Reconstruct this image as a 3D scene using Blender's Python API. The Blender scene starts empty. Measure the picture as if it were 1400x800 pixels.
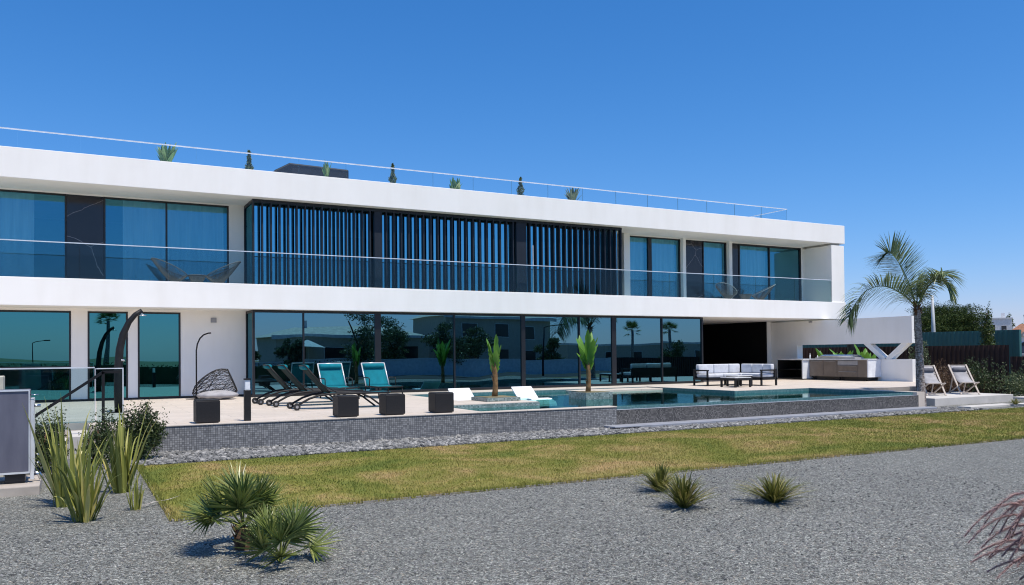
import bpy, math, random
import numpy as np
from math import radians, sin, cos, pi, tan, atan2, sqrt
random.seed(7)
rng = np.random.default_rng(11)
scene = bpy.context.scene
col = scene.collection

# ------------------------------------------------------------------ helpers
def V(*a):
    return np.array(a, float)

def nrm(v):
    v = np.asarray(v, float)
    return v / (np.linalg.norm(v) + 1e-12)

def world_loc(o):
    p = V(0, 0, 0)
    while o is not None:
        p = p + np.array(o.location)
        o = o.parent
    return p

class MB:
    """collects boxes, tubes, strips and links them as one mesh object"""
    def __init__(s):
        s.v = []; s.f = []; s.n = 0
    def add(s, verts, faces):
        verts = np.asarray(verts, float).reshape(-1, 3)
        if isinstance(faces, np.ndarray):
            s.f.append(faces + s.n)
        else:
            byk = {}
            for f in faces:
                byk.setdefault(len(f), []).append(f)
            for k, fs in byk.items():
                s.f.append(np.array(fs, int) + s.n)
        s.v.append(verts); s.n += len(verts)
        return s
    BF = [(0,3,2,1),(4,5,6,7),(0,1,5,4),(1,2,6,5),(2,3,7,6),(3,0,4,7)]
    def box(s, x0, x1, y0, y1, z0, z1):
        v = [(x0,y0,z0),(x1,y0,z0),(x1,y1,z0),(x0,y1,z0),(x0,y0,z1),(x1,y0,z1),(x1,y1,z1),(x0,y1,z1)]
        return s.add(v, MB.BF)
    def bar(s, a, b, w, h, up=(0,0,1)):
        """a box running from a to b, w wide and h high"""
        a = V(*a); b = V(*b); d = nrm(b-a)
        up = V(*up)
        sd = np.cross(d, up)
        if np.linalg.norm(sd) < 1e-6: sd = np.cross(d, V(1,0,0))
        sd = nrm(sd); u2 = nrm(np.cross(sd, d))
        v = []
        for p in (a, b):
            for (i, j) in ((-1,-1),(1,-1),(1,1),(-1,1)):
                v.append(p + sd*i*w/2 + u2*j*h/2)
        return s.add(v, [(0,1,2,3),(7,6,5,4),(0,4,5,1),(1,5,6,2),(2,6,7,3),(3,7,4,0)])
    def prism(s, poly, z0, z1):
        n = len(poly)
        v = [(x,y,z0) for x,y in poly] + [(x,y,z1) for x,y in poly]
        f = [tuple(range(n))[::-1], tuple(range(n, 2*n))]
        for i in range(n):
            j = (i+1) % n
            f.append((i, j, n+j, n+i))
        return s.add(v, f)
    def extr_y(s, poly, y0, y1):
        """poly in x,z extruded along y"""
        n = len(poly)
        v = [(x,y0,z) for x,z in poly] + [(x,y1,z) for x,z in poly]
        f = [tuple(range(n)), tuple(range(n, 2*n))[::-1]]
        for i in range(n):
            j = (i+1) % n
            f.append((j, i, n+i, n+j))
        return s.add(v, f)
    def extr_x(s, poly, x0, x1):
        """poly in y,z extruded along x"""
        n = len(poly)
        v = [(x0,y,z) for y,z in poly] + [(x1,y,z) for y,z in poly]
        f = [tuple(range(n))[::-1], tuple(range(n, 2*n))]
        for i in range(n):
            j = (i+1) % n
            f.append((i, j, n+j, n+i))
        return s.add(v, f)
    def tube(s, pts, r, n=8, caps=True):
        pts = [V(*p) for p in pts]
        m = len(pts)
        rr = r if hasattr(r, '__len__') else [r]*m
        v = []
        t = nrm(pts[1]-pts[0])
        a = V(0,0,1) if abs(t[2]) < .9 else V(1,0,0)
        x = nrm(np.cross(a, t))
        for i, p in enumerate(pts):
            if i == 0: t = nrm(pts[1]-pts[0])
            elif i == m-1: t = nrm(pts[-1]-pts[-2])
            else: t = nrm(nrm(pts[i+1]-p) + nrm(p-pts[i-1]))
            x = nrm(x - t*np.dot(x, t)); y = np.cross(t, x)
            for k in range(n):
                an = 2*pi*k/n
                v.append(p + rr[i]*(cos(an)*x + sin(an)*y))
        f = []
        for i in range(m-1):
            for k in range(n):
                k2 = (k+1) % n
                f.append((i*n+k, i*n+k2, (i+1)*n+k2, (i+1)*n+k))
        if caps:
            f.append(tuple(range(n))[::-1]); f.append(tuple((m-1)*n+k for k in range(n)))
        return s.add(v, f)
    def lathe(s, prof, c=(0,0,0), n=20):
        """prof: (radius, z) list"""
        v = []
        for r, z in prof:
            for k in range(n):
                an = 2*pi*k/n
                v.append((c[0]+r*cos(an), c[1]+r*sin(an), c[2]+z))
        f = []
        m = len(prof)
        for i in range(m-1):
            for k in range(n):
                k2 = (k+1) % n
                f.append((i*n+k, i*n+k2, (i+1)*n+k2, (i+1)*n+k))
        f.append(tuple(range(n))[::-1]); f.append(tuple((m-1)*n+k for k in range(n)))
        return s.add(v, f)
    def strip(s, path, widths, side, fold=0.0, up=None):
        """a leaf: midrib path, half widths, side vector; fold lifts the edges"""
        path = np.asarray(path, float); n = len(path)
        side = nrm(side)
        t = np.gradient(path, axis=0)
        up_ = np.cross(side[None, :], t); up_ /= (np.linalg.norm(up_, axis=1, keepdims=True)+1e-9)
        w = np.asarray(widths, float)[:, None]
        L = path - side*w + up_*w*fold
        R = path + side*w + up_*w*fold
        v = np.empty((n*3, 3)); v[0::3] = L; v[1::3] = path; v[2::3] = R
        f = []
        for i in range(n-1):
            a = 3*i
            f.append((a, a+1, a+4, a+3)); f.append((a+1, a+2, a+5, a+4))
        return s.add(v, f)
    def grid(s, P):
        """P: (n,m,3) array of points"""
        n, m, _ = P.shape
        f = []
        for i in range(n-1):
            for j in range(m-1):
                a = i*m+j
                f.append((a, a+1, a+m+1, a+m))
        return s.add(P.reshape(-1, 3), f)
    def leaves(s, c, size, aspect=.5, up=0.0):
        """rhombic leaves at points c (n,3), random directions"""
        c = np.asarray(c, float); n = len(c)
        d = rng.normal(size=(n, 3)); d[:, 2] += up; d /= np.linalg.norm(d, axis=1, keepdims=True)
        e = rng.normal(size=(n, 3)); e -= d*(e*d).sum(1, keepdims=True); e /= np.linalg.norm(e, axis=1, keepdims=True)
        sz = (size*rng.uniform(.6, 1.3, n))[:, None]
        v = np.empty((n*4, 3))
        v[0::4] = c - d*sz*.5; v[1::4] = c + e*sz*aspect*.5; v[2::4] = c + d*sz*.5; v[3::4] = c - e*sz*aspect*.5
        return s.add(v, np.arange(n*4).reshape(n, 4))
    def xf(s, M3, off):
        M3 = np.asarray(M3); s.v = [v @ M3.T + np.asarray(off) for v in s.v]; return s
    def build(s, name, mat, parent=None, smooth=False, bev=0, seg=2, local=False, origin=None, sub=0):
        vv = np.concatenate(s.v)
        if local: o0 = V(0,0,0)
        elif parent is not None: o0 = world_loc(parent)
        elif origin is not None: o0 = V(*origin)
        else:
            lo = vv.min(0); hi = vv.max(0); o0 = V((lo[0]+hi[0])/2, (lo[1]+hi[1])/2, lo[2])
        vv = vv - o0
        me = bpy.data.meshes.new(name)
        me.vertices.add(len(vv)); me.vertices.foreach_set('co', vv.astype(np.float32).ravel())
        loops = np.concatenate([f.ravel() for f in s.f])
        tot = np.concatenate([np.full(len(f), f.shape[1]) for f in s.f])
        st = np.concatenate([[0], np.cumsum(tot)[:-1]])
        me.loops.add(len(loops)); me.loops.foreach_set('vertex_index', loops.astype(np.int32))
        me.polygons.add(len(tot)); me.polygons.foreach_set('loop_start', st.astype(np.int32))
        me.polygons.foreach_set('use_smooth', np.full(len(tot), bool(smooth)))
        me.update(calc_edges=True); me.validate()
        if mat is not None: me.materials.append(mat)
        o = bpy.data.objects.new(name, me); col.objects.link(o)
        if parent is not None: o.parent = parent
        elif not local: o.location = o0
        if bev:
            b = o.modifiers.new('bevel', 'BEVEL'); b.width = bev; b.segments = seg; b.limit_method = 'ANGLE'; b.angle_limit = radians(35)
        if sub:
            b = o.modifiers.new('sub', 'SUBSURF'); b.levels = sub; b.render_levels = sub
        return o

def tag(o, label=None, cat=None, group=None, kind=None):
    if label: o['label'] = label
    if cat: o['category'] = cat
    if group: o['group'] = group
    if kind: o['kind'] = kind
    return o

def empty(name, loc, label=None, cat=None, group=None, rz=0):
    o = bpy.data.objects.new(name, None); col.objects.link(o)
    o.location = loc; o.rotation_euler = (0, 0, rz); o.empty_display_size = .2
    return tag(o, label, cat, group)

def dup(root, loc, rz=0, label=None, scale=None):
    def cp(o, par):
        c = o.copy(); col.objects.link(c)
        if par is not None: c.parent = par
        for ch in list(kids.get(o.name, [])): cp(ch, c)
        return c
    kids = {}
    for o in bpy.data.objects:
        if o.parent is not None: kids.setdefault(o.parent.name, []).append(o)
    r = cp(root, None)
    r.location = loc; r.rotation_euler = (0, 0, rz)
    if scale: r.scale = scale
    if label: r['label'] = label
    return r

# ------------------------------------------------------------------ materials
class NT:
    def __init__(s, name):
        s.m = bpy.data.materials.new(name); s.m.use_nodes = True
        s.t = s.m.node_tree; s.t.nodes.clear()
        s.out = s.t.nodes.new('ShaderNodeOutputMaterial')
    def n(s, typ, **kw):
        nd = s.t.nodes.new(typ)
        for k, v in kw.items(): setattr(nd, k, v)
        return nd
    def l(s, a, b): s.t.links.new(a, b)
    def val(s, sock, v): sock.default_value = v
    def pos(s, scale=(1,1,1)):
        g = s.n('ShaderNodeNewGeometry')
        if scale == (1,1,1): return g.outputs['Position']
        m = s.n('ShaderNodeVectorMath', operation='MULTIPLY'); s.l(g.outputs['Position'], m.inputs[0]); m.inputs[1].default_value = scale
        return m.outputs[0]
    def noise(s, vec, scale, detail=3, rough=.55, dist=0):
        t = s.n('ShaderNodeTexNoise'); t.inputs['Scale'].default_value = scale; t.inputs['Detail'].default_value = detail
        t.inputs['Roughness'].default_value = rough; t.inputs['Distortion'].default_value = dist
        if vec is not None: s.l(vec, t.inputs['Vector'])
        return t
    def ramp(s, fac, stops):
        r = s.n('ShaderNodeValToRGB'); e = r.color_ramp.elements
        while len(e) > 1: e.remove(e[-1])
        e[0].position = stops[0][0]; e[0].color = (*stops[0][1], 1)
        for p, c in stops[1:]:
            k = e.new(p); k.color = (*c, 1)
        s.l(fac, r.inputs['Fac']); return r.outputs['Color']
    def mix(s, fac, a, b, blend='MIX'):
        m = s.n('ShaderNodeMix', data_type='RGBA', blend_type=blend)
        if hasattr(fac, 'links'): s.l(fac, m.inputs['Factor'])
        else: m.inputs['Factor'].default_value = fac
        for x, i in ((a, 6), (b, 7)):
            if hasattr(x, 'links'): s.l(x, m.inputs[i])
            else: m.inputs[i].default_value = (*x, 1)
        return m.outputs[2]
    def bump(s, h, strength=.3, dist=.01, normal=None):
        b = s.n('ShaderNodeBump'); b.inputs['Strength'].default_value = strength; b.inputs['Distance'].default_value = dist
        s.l(h, b.inputs['Height'])
        if normal is not None: s.l(normal, b.inputs['Normal'])
        return b.outputs['Normal']
    def pbsdf(s, color, rough=.6, metal=0, spec=.5, normal=None, **kw):
        b = s.n('ShaderNodeBsdfPrincipled')
        if hasattr(color, 'links'): s.l(color, b.inputs['Base Color'])
        else: b.inputs['Base Color'].default_value = (*color, 1)
        if hasattr(rough, 'links'): s.l(rough, b.inputs['Roughness'])
        else: b.inputs['Roughness'].default_value = rough
        b.inputs['Metallic'].default_value = metal; b.inputs['Specular IOR Level'].default_value = spec
        if normal is not None: s.l(normal, b.inputs['Normal'])
        for k, v in kw.items(): b.inputs[k].default_value = v
        return b
    def done(s, sh):
        s.l(sh if not hasattr(sh, 'outputs') else sh.outputs[0], s.out.inputs['Surface']); return s.m

def mat_plain(name, c, rough=.5, metal=0, spec=.5, var=.12, nscale=4, bump=0, bscale=60):
    """a colour with slight uneven wear and optional fine grain"""
    k = NT(name); p = k.pos()
    nz = k.noise(p, nscale, 4)
    c = np.array(c); lo = tuple(c*(1-var)); hi = tuple(np.minimum(c*(1+var), .95))
    cc = k.ramp(nz.outputs['Fac'], [(.3, lo), (.7, hi)])
    nm = None
    if bump:
        nb = k.noise(p, bscale, 3); nm = k.bump(nb.outputs['Fac'], bump, .004)
    return k.done(k.pbsdf(cc, rough, metal, spec, nm))

def mat_leaf(name, dark, light, tip=None, trans=.25, rough=.45, spec=.4):
    """leaf with a random tone per leaf and some light passing through"""
    k = NT(name); g = k.n('ShaderNodeNewGeometry')
    stops = [(0, dark), (.75, light)]
    if tip: stops.append((1, tip))
    cc = k.ramp(g.outputs['Random Per Island'], stops)
    b = k.pbsdf(cc, rough, 0, spec)
    tr = k.n('ShaderNodeBsdfTranslucent'); k.l(cc, tr.inputs['Color'])
    m = k.n('ShaderNodeMixShader'); m.inputs[0].default_value = trans
    k.l(b.outputs[0], m.inputs[1]); k.l(tr.outputs[0], m.inputs[2])
    return k.done(m)

def mat_glass(name, refl, glossy, tint, rough=0.0):
    """architectural glass: a coated mirror-like reflection over a tinted see-through pane"""
    k = NT(name)
    gl = k.n('ShaderNodeBsdfGlossy'); gl.inputs['Color'].default_value = (*glossy, 1); gl.inputs['Roughness'].default_value = rough
    tr = k.n('ShaderNodeBsdfTransparent'); tr.inputs['Color'].default_value = (*tint, 1)
    nz = k.noise(k.pos(), .45, 1); nm = k.bump(nz.outputs['Fac'], .12, .05); k.l(nm, gl.inputs['Normal'])
    lw = k.n('ShaderNodeLayerWeight'); lw.inputs['Blend'].default_value = .5
    mr = k.n('ShaderNodeMapRange'); mr.inputs['To Min'].default_value = refl; mr.inputs['To Max'].default_value = 1.0
    pw = k.n('ShaderNodeMath', operation='POWER'); k.l(lw.outputs['Facing'], pw.inputs[0]); pw.inputs[1].default_value = 4
    k.l(pw.outputs[0], mr.inputs['Value'])
    m = k.n('ShaderNodeMixShader'); k.l(mr.outputs['Result'], m.inputs[0])
    k.l(tr.outputs[0], m.inputs[1]); k.l(gl.outputs[0], m.inputs[2])
    return k.done(m)

M = {}
def make_materials():
    # white render, with faint weathering
    k = NT('white_render'); p = k.pos()
    n1 = k.noise(p, .7, 5, .6); n2 = k.noise(k.pos((1.5, 1.5, .25)), 1.2, 4, .6)
    c = k.ramp(n1.outputs['Fac'], [(.3, (.88,.86,.815)), (.7, (.92,.90,.855))])
    c2 = k.ramp(n2.outputs['Fac'], [(.30, (.96,.955,.945)), (.58, (1,1,1))])
    cc = k.mix(1.0, c, c2, 'MULTIPLY')
    nb = k.noise(p, 160, 3); nm = k.bump(nb.outputs['Fac'], .15, .003)
    M['white'] = k.done(k.pbsdf(cc, .75, 0, .25, nm))
    # pale stone paving with joints
    k = NT('stone_paving'); p = k.pos()
    br = k.n('ShaderNodeTexBrick'); k.l(p, br.inputs['Vector'])
    br.inputs['Scale'].default_value = 1; br.inputs['Brick Width'].default_value = 1.2; br.inputs['Row Height'].default_value = .6
    br.inputs['Mortar Size'].default_value = .004; br.inputs['Color1'].default_value = (.66,.575,.49,1); br.inputs['Color2'].default_value = (.60,.525,.445,1)
    br.inputs['Mortar'].default_value = (.30,.27,.24,1)
    n1 = k.noise(p, 3, 6, .65); w = k.ramp(n1.outputs['Fac'], [(.25, (.86,.85,.84)), (.7, (1,1,1))])
    cc = k.mix(1, br.outputs['Color'], w, 'MULTIPLY')
    M['paving'] = k.done(k.pbsdf(cc, .6, 0, .35, k.bump(n1.outputs['Fac'], .1, .004)))
    # mosaics
    def mosaic(name, c1, c2, mort, size, wet=.35):
        k = NT(name); g = k.n('ShaderNodeNewGeometry')
        sp = k.n('ShaderNodeSeparateXYZ'); k.l(g.outputs['Position'], sp.inputs[0])
        ad = k.n('ShaderNodeMath', operation='ADD'); k.l(sp.outputs['X'], ad.inputs[0]); k.l(sp.outputs['Y'], ad.inputs[1])
        cb = k.n('ShaderNodeCombineXYZ'); k.l(ad.outputs[0], cb.inputs['X']); k.l(sp.outputs['Z'], cb.inputs['Y'])
        br = k.n('ShaderNodeTexBrick', offset=0.0); k.l(cb.outputs[0], br.inputs['Vector'])
        br.inputs['Scale'].default_value = 1; br.inputs['Brick Width'].default_value = size; br.inputs['Row Height'].default_value = size
        br.inputs['Mortar Size'].default_value = size*.08; br.inputs['Mortar Smooth'].default_value = .1
        br.inputs['Color1'].default_value = (0,0,0,1); br.inputs['Color2'].default_value = (1,1,1,1); br.inputs['Mortar'].default_value = (.5,.5,.5,1)
        sn = k.n('ShaderNodeVectorMath', operation='SNAP'); k.l(cb.outputs[0], sn.inputs[0]); sn.inputs[1].default_value = (size, size, 1)
        wn = k.n('ShaderNodeTexWhiteNoise', noise_dimensions='3D'); k.l(sn.outputs[0], wn.inputs['Vector'])
        tile = k.ramp(wn.outputs['Value'], [(0, c1), (.55, tuple((np.array(c1)+np.array(c2))/2)), (1, c2)])
        big = k.noise(g.outputs['Position'], 1.3, 4); w = k.ramp(big.outputs['Fac'], [(.3, (.85,.85,.87)), (.7, (1.0,1.0,1.0))])
        t2 = k.mix(1, tile, w, 'MULTIPLY')
        cc = k.mix(br.outputs['Fac'], t2, mort)
        return k.done(k.pbsdf(cc, wet, 0, .5, k.bump(br.outputs['Fac'], -.3, .003)))
    M['mosaic'] = mosaic('grey_mosaic', (.16,.16,.16), (.36,.355,.345), (.06,.06,.06), .04, .55)
    M['mosaic_dark'] = mosaic('dark_mosaic', (.05,.047,.045), (.22,.205,.19), (.06,.057,.053), .033, .6)
    M['mosaic_green'] = mosaic('green_mosaic', (.10,.15,.14), (.36,.42,.40), (.16,.2,.19), .045, .3)
    M['pool_tile'] = mosaic('pool_tile', (.06,.17,.18), (.13,.26,.27), (.08,.15,.15), .05, .4)
    # gravel
    k = NT('grey_gravel'); p = k.pos()
    nz = k.noise(p, 26, 2); ad = k.mix(.05, p, nz.outputs['Color'], 'ADD')
    v1 = k.n('ShaderNodeTexVoronoi'); k.l(ad, v1.inputs['Vector']); v1.inputs['Scale'].default_value = 72
    v2 = k.n('ShaderNodeTexVoronoi', feature='DISTANCE_TO_EDGE'); k.l(ad, v2.inputs['Vector']); v2.inputs['Scale'].default_value = 72
    sx = k.n('ShaderNodeSeparateColor'); k.l(v1.outputs['Color'], sx.inputs[0])
    stone = k.ramp(sx.outputs[0], [(0,(.05,.05,.046)), (.25,(.21,.213,.195)), (.7,(.425,.425,.39)), (.92,(.64,.635,.58)), (1,(.86,.84,.76))])
    warm = k.ramp(sx.outputs[1], [(.82,(1,1,1)), (.95,(1.0,.86,.76))])
    stone = k.mix(1, stone, warm, 'MULTIPLY')
    gap = k.ramp(v2.outputs['Distance'], [(0,(.08,.08,.08)), (.11,(1,1,1))])
    v3 = k.n('ShaderNodeTexVoronoi'); k.l(ad, v3.inputs['Vector']); v3.inputs['Scale'].default_value = 21
    s3 = k.n('ShaderNodeSeparateColor'); k.l(v3.outputs['Color'], s3.inputs[0])
    clump = k.ramp(s3.outputs[0], [(0,(.86,.87,.85)), (.4,(.97,.98,.95)), (1,(1.04,1.05,1.01))])
    stone = k.mix(1, stone, clump, 'MULTIPLY')
    cc = k.mix(1, stone, gap, 'MULTIPLY')
    bg = k.noise(p, .55, 4); w = k.ramp(bg.outputs['Fac'], [(.3,(.86,.86,.86)), (.7,(1,1,1))])
    cc = k.mix(1, cc, w, 'MULTIPLY')
    h = k.n('ShaderNodeMath', operation='SUBTRACT'); k.l(sx.outputs[2], h.inputs[0]); k.l(v1.outputs['Distance'], h.inputs[1])
    M['gravel'] = k.done(k.pbsdf(cc, .7, 0, .3, k.bump(h.outputs[0], 1.0, .016)))
    k = NT('pebble_bed'); p = k.pos(); n1 = k.noise(p, 30, 4)
    M['pebble_bed'] = k.done(k.pbsdf(k.ramp(n1.outputs['Fac'], [(.3,(.05,.05,.05)), (.7,(.2,.2,.2))]), .9))
    k = NT('river_stone'); g = k.n('ShaderNodeNewGeometry')
    cc = k.ramp(g.outputs['Random Per Island'], [(0,(.09,.09,.087)), (.5,(.19,.187,.178)), (.9,(.29,.283,.268)), (1,(.44,.42,.39))])
    nz = k.noise(g.outputs['Position'], 60, 3)
    M['stone'] = k.done(k.pbsdf(cc, .75, 0, .3, k.bump(nz.outputs['Fac'], .2, .004)))
    # lawn soil and blades, dry patches follow one pattern
    def lawn_col(k, p, f):
        n1 = k.noise(p, .42, 7, .68, 1.2); n2 = k.noise(p, 5, 4, .6)
        a = k.ramp(n1.outputs['Fac'], [(.36, tuple(np.array((.150,.180,.040))*f)), (.47, tuple(np.array((.215,.215,.050))*f)), (.56, tuple(np.array((.30,.255,.085))*f)), (.66, tuple(np.array((.40,.285,.135))*f))])
        b = k.ramp(n2.outputs['Fac'], [(.3, (.84,.84,.82)), (.7, (1.0,1.0,1.0))])
        return k.mix(1, a, b, 'MULTIPLY')
    k = NT('lawn_thatch'); p = k.pos(); cc = lawn_col(k, p, .95); n3 = k.noise(p, 70, 3)
    M['lawn'] = k.done(k.pbsdf(cc, .9, 0, .1, k.bump(n3.outputs['Fac'], .6, .02)))
    k = NT('grass_blade'); g = k.n('ShaderNodeNewGeometry'); cc = lawn_col(k, g.outputs['Position'], 1.25)
    rv = k.ramp(g.outputs['Random Per Island'], [(0,(.72,.76,.68)), (.6,(1,1,1)), (1,(1.25,1.15,1.0))]); cc = k.mix(1, cc, rv, 'MULTIPLY')
    M['grass'] = k.done(k.pbsdf(cc, .7, 0, .2))
    # glass
    M['glass_dark'] = mat_glass('dark_window_glass', .78, (.125,.32,.41), (.30,.36,.38))
    M['glass_teal'] = mat_glass('teal_window_glass', .78, (.07,.30,.34), (.16,.34,.36))
    M['glass_blue'] = mat_glass('blue_window_glass', .48, (.11,.41,.54), (.55,.76,.84))
    M['glass_slat'] = mat_glass('slat_box_glass', .80, (.17,.50,.64), (.30,.45,.55))
    M['glass_rail'] = mat_glass('railing_glass', .03, (.40,.52,.58), (.76,.86,.88))
    M['glass_clear'] = mat_glass('clear_roof_glass', .03, (.75,.85,.9), (.94,.97,.985))
    M['glass_edge'] = mat_plain('glass_edge', (.10,.20,.22), .2)
    # marble
    k = NT('dark_marble'); p = k.pos(); nz = k.noise(p, 1.2, 4); 
    sm = k.mix(.35, p, nz.outputs['Color'], 'ADD')
    vo = k.n('ShaderNodeTexVoronoi', feature='DISTANCE_TO_EDGE'); k.l(sm, vo.inputs['Vector']); vo.inputs['Scale'].default_value = .62
    ln = k.ramp(vo.outputs['Distance'], [(0,(.26,.24,.25)), (.003,(.12,.11,.12)), (.007,(.014,.014,.02)), (1,(.02,.02,.026))])
    M['marble'] = k.done(k.pbsdf(ln, .12, 0, .5))
    M['frame'] = mat_plain('black_frame', (.012,.012,.014), .4)
    M['black_metal'] = mat_plain('black_powder_coat', (.013,.013,.014), .55, 0, .3, .2, 8, .1)
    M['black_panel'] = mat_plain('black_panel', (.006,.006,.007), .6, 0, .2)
    M['slat'] = mat_plain('dark_slat', (.014,.019,.028), .5, 0, .35)
    M['steel'] = mat_plain('brushed_steel', (.62,.63,.65), .25, 1.0)
    M['dull_steel'] = mat_plain('dull_steel', (.34,.34,.35), .6, .2)
    M['rail_metal'] = mat_plain('pale_handrail', (.72,.74,.76), .3, .3)
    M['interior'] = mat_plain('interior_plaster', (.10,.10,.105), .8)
    k = NT('curtain_cloth'); p = k.pos((1,1,.05)); nz = k.noise(p, 9, 3)
    M['curtain'] = k.done(k.pbsdf(k.ramp(nz.outputs['Fac'], [(.3,(.62,.64,.65)), (.7,(.86,.86,.86))]), .9, 0, .1))
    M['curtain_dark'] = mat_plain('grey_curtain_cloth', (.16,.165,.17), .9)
    # water
    k = NT('pool_water'); p = k.pos((1,1.0,1))
    n1 = k.noise(p, 3.0, 3, .5, .4); nm = k.bump(n1.outputs['Fac'], .07, .05)
    gl = k.n('ShaderNodeBsdfGlossy'); gl.inputs['Roughness'].default_value = 0.02; gl.inputs['Color'].default_value = (.70,.95,.95,1); k.l(nm, gl.inputs['Normal'])
    tr = k.n('ShaderNodeBsdfTransparent'); tr.inputs['Color'].default_value = (.42,.80,.80,1)
    fr = k.n('ShaderNodeFresnel'); fr.inputs['IOR'].default_value = 1.28; k.l(nm, fr.inputs['Normal'])
    m = k.n('ShaderNodeMixShader'); k.l(fr.outputs[0], m.inputs[0]); k.l(tr.outputs[0], m.inputs[1]); k.l(gl.outputs[0], m.inputs[2])
    M['water'] = k.done(m)
    # cloth and furniture
    def fabric(name, c, sc=240):
        k = NT(name); p = k.pos(); n1 = k.noise(p, 6, 3); n2 = k.noise(p, sc, 2)
        c = np.array(c)
        cc = k.ramp(n1.outputs['Fac'], [(.3, tuple(c*.86)), (.7, tuple(np.minimum(c*1.1, .9)))])
        return k.done(k.pbsdf(cc, .85, 0, .2, k.bump(n2.outputs['Fac'], .3, .003)))
    M['turq'] = fabric('turquoise_sling', (.004,.17,.215)); M['sling_back'] = fabric('dark_sling_back', (.012,.03,.032)); M['cushion'] = fabric('pale_cushion', (.60,.61,.64))
    M['cushion_grey'] = fabric('grey_cushion', (.42,.42,.47)); M['sling_grey'] = fabric('grey_sling', (.36,.35,.36)); M['pillow_grey'] = fabric('dark_grey_pillow', (.14,.14,.16))
    M['white_plastic'] = mat_plain('white_moulded', (.80,.80,.80), .4)
    M['wicker'] = mat_plain('dark_wicker', (.014,.013,.014), .6, 0, .4, .3, 60, .5, 120)
    M['cord'] = mat_plain('grey_brown_cord', (.16,.14,.13), .7)
    M['cord_pale'] = mat_plain('pale_cord', (.42,.40,.38), .7)
    M['rubber'] = mat_plain('rubber', (.02,.02,.02), .8)
    k = NT('teak'); p = k.pos((8,8,1)); n1 = k.noise(p, 5, 4)
    M['teak'] = k.done(k.pbsdf(k.ramp(n1.outputs['Fac'], [(.3,(.34,.28,.24)), (.7,(.52,.46,.41))]), .6, 0, .3))
    M['counter'] = mat_plain('pale_counter', (.62,.63,.64), .3); M['taupe'] = mat_plain('taupe_panel', (.17,.14,.115), .45)
    M['white_panel'] = mat_plain('white_panel', (.75,.77,.80), .4)
    M['concrete'] = mat_plain('pale_concrete', (.44,.39,.34), .8, 0, .2, .15, 5, .3)
    M['path'] = mat_plain('pale_path', (.55,.52,.48), .8, 0, .2, .1, 2, .2)
    M['slab_grey'] = mat_plain('grey_slab', (.30,.31,.34), .5, 0, .4, .12, 3, .2)
    M['edging'] = mat_plain('pale_edging', (.34,.31,.27), .5, .2)
    k = NT('pump_panel'); p = k.pos((1,1,.3)); n1 = k.noise(p, 4, 5, .6)
    M['pump_panel'] = k.done(k.pbsdf(k.ramp(n1.outputs['Fac'], [(.3,(.115,.115,.15)), (.7,(.17,.17,.21))]), .35, .2, .5))
    M['beige_metal'] = mat_plain('beige_metal', (.58,.54,.44), .5)
    # plants
    M['phormium'] = mat_leaf('phormium_leaf', (.11,.14,.028), (.38,.39,.09), (.62,.54,.19), .2, .35, .5)
    M['fanpalm'] = mat_leaf('fan_palm_leaf', (.06,.095,.022), (.22,.27,.065), (.38,.38,.12), .2, .35, .5)
    M['palm'] = mat_leaf('feather_palm_leaflet', (.07,.115,.05), (.25,.32,.14), (.45,.48,.28), .25, .35, .5)
    M['banana'] = mat_leaf('banana_leaf', (.07,.18,.025), (.16,.34,.05), (.26,.42,.09), .3, .35, .5)
    M['tussock'] = mat_leaf('tussock_blade', (.07,.09,.018), (.23,.225,.05), (.48,.38,.16), .2, .4)
    M['shrub'] = mat_leaf('shrub_leaf', (.022,.040,.014), (.065,.095,.030), (.11,.14,.05), .15, .45)
    M['shrub_pale'] = mat_leaf('pale_shrub_leaf', (.05,.075,.03), (.13,.17,.07), (.2,.22,.11), .2)
    M['rust'] = mat_leaf('rust_leaf', (.05,.03,.018), (.16,.085,.045), (.2,.13,.06), .2)
    M['pine'] = mat_leaf('pine_needle', (.014,.032,.008), (.055,.088,.016), (.10,.13,.03), .1, .6, .2)
    M['tree'] = mat_leaf('tree_leaf', (.025,.050,.012), (.085,.125,.028), (.17,.19,.06), .2)
    M['plume'] = mat_leaf('plume_bristle', (.34,.20,.19), (.62,.42,.39), (.75,.60,.55), .3, .7, .1)
    M['roofplant'] = mat_leaf('succulent_leaf', (.07,.16,.06), (.20,.34,.12), (.42,.48,.18), .2)
    k = NT('palm_bark'); g = k.pos((1,1,1)); w = k.n('ShaderNodeTexWave', wave_type='BANDS', bands_direction='Z'); k.l(g, w.inputs['Vector']); w.inputs['Scale'].default_value = 5.0; w.inputs['Distortion'].default_value = 9; w.inputs['Detail'].default_value = 3
    n1 = k.noise(g, 14, 5, .7); cc = k.ramp(n1.outputs['Fac'], [(.32,(.06,.045,.04)), (.5,(.32,.27,.24)), (.68,(.60,.56,.52))]); w2 = k.ramp(w.outputs['Fac'], [(.1,(.7,.67,.65)), (.5,(1,1,1))])
    M['palm_bark'] = k.done(k.pbsdf(k.mix(1, cc, w2, 'MULTIPLY'), .9, 0, .1, k.bump(n1.outputs['Fac'], .8, .03)))
    M['bark'] = mat_plain('brown_bark', (.13,.075,.045), .9, 0, .1, .4, 12, .8, 30)
    M['banana_stem'] = mat_plain('banana_stem', (.22,.13,.06), .8, 0, .2, .4, 9, .5, 30)
    # fences, far things
    M['rust_fence'] = mat_plain('dark_brown_sheet', (.040,.020,.017), .6, 0, .3, .3, 1.5)
    M['teal_fence'] = mat_plain('teal_sheet', (.028,.115,.115), .5, 0, .4, .15, 1)
    M['house_white'] = mat_plain('far_house_white', (.72,.70,.68), .8); M['tile'] = mat_plain('terracotta_tile', (.30,.15,.09), .8, 0, .2, .25, 3, .5, 12)
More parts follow.
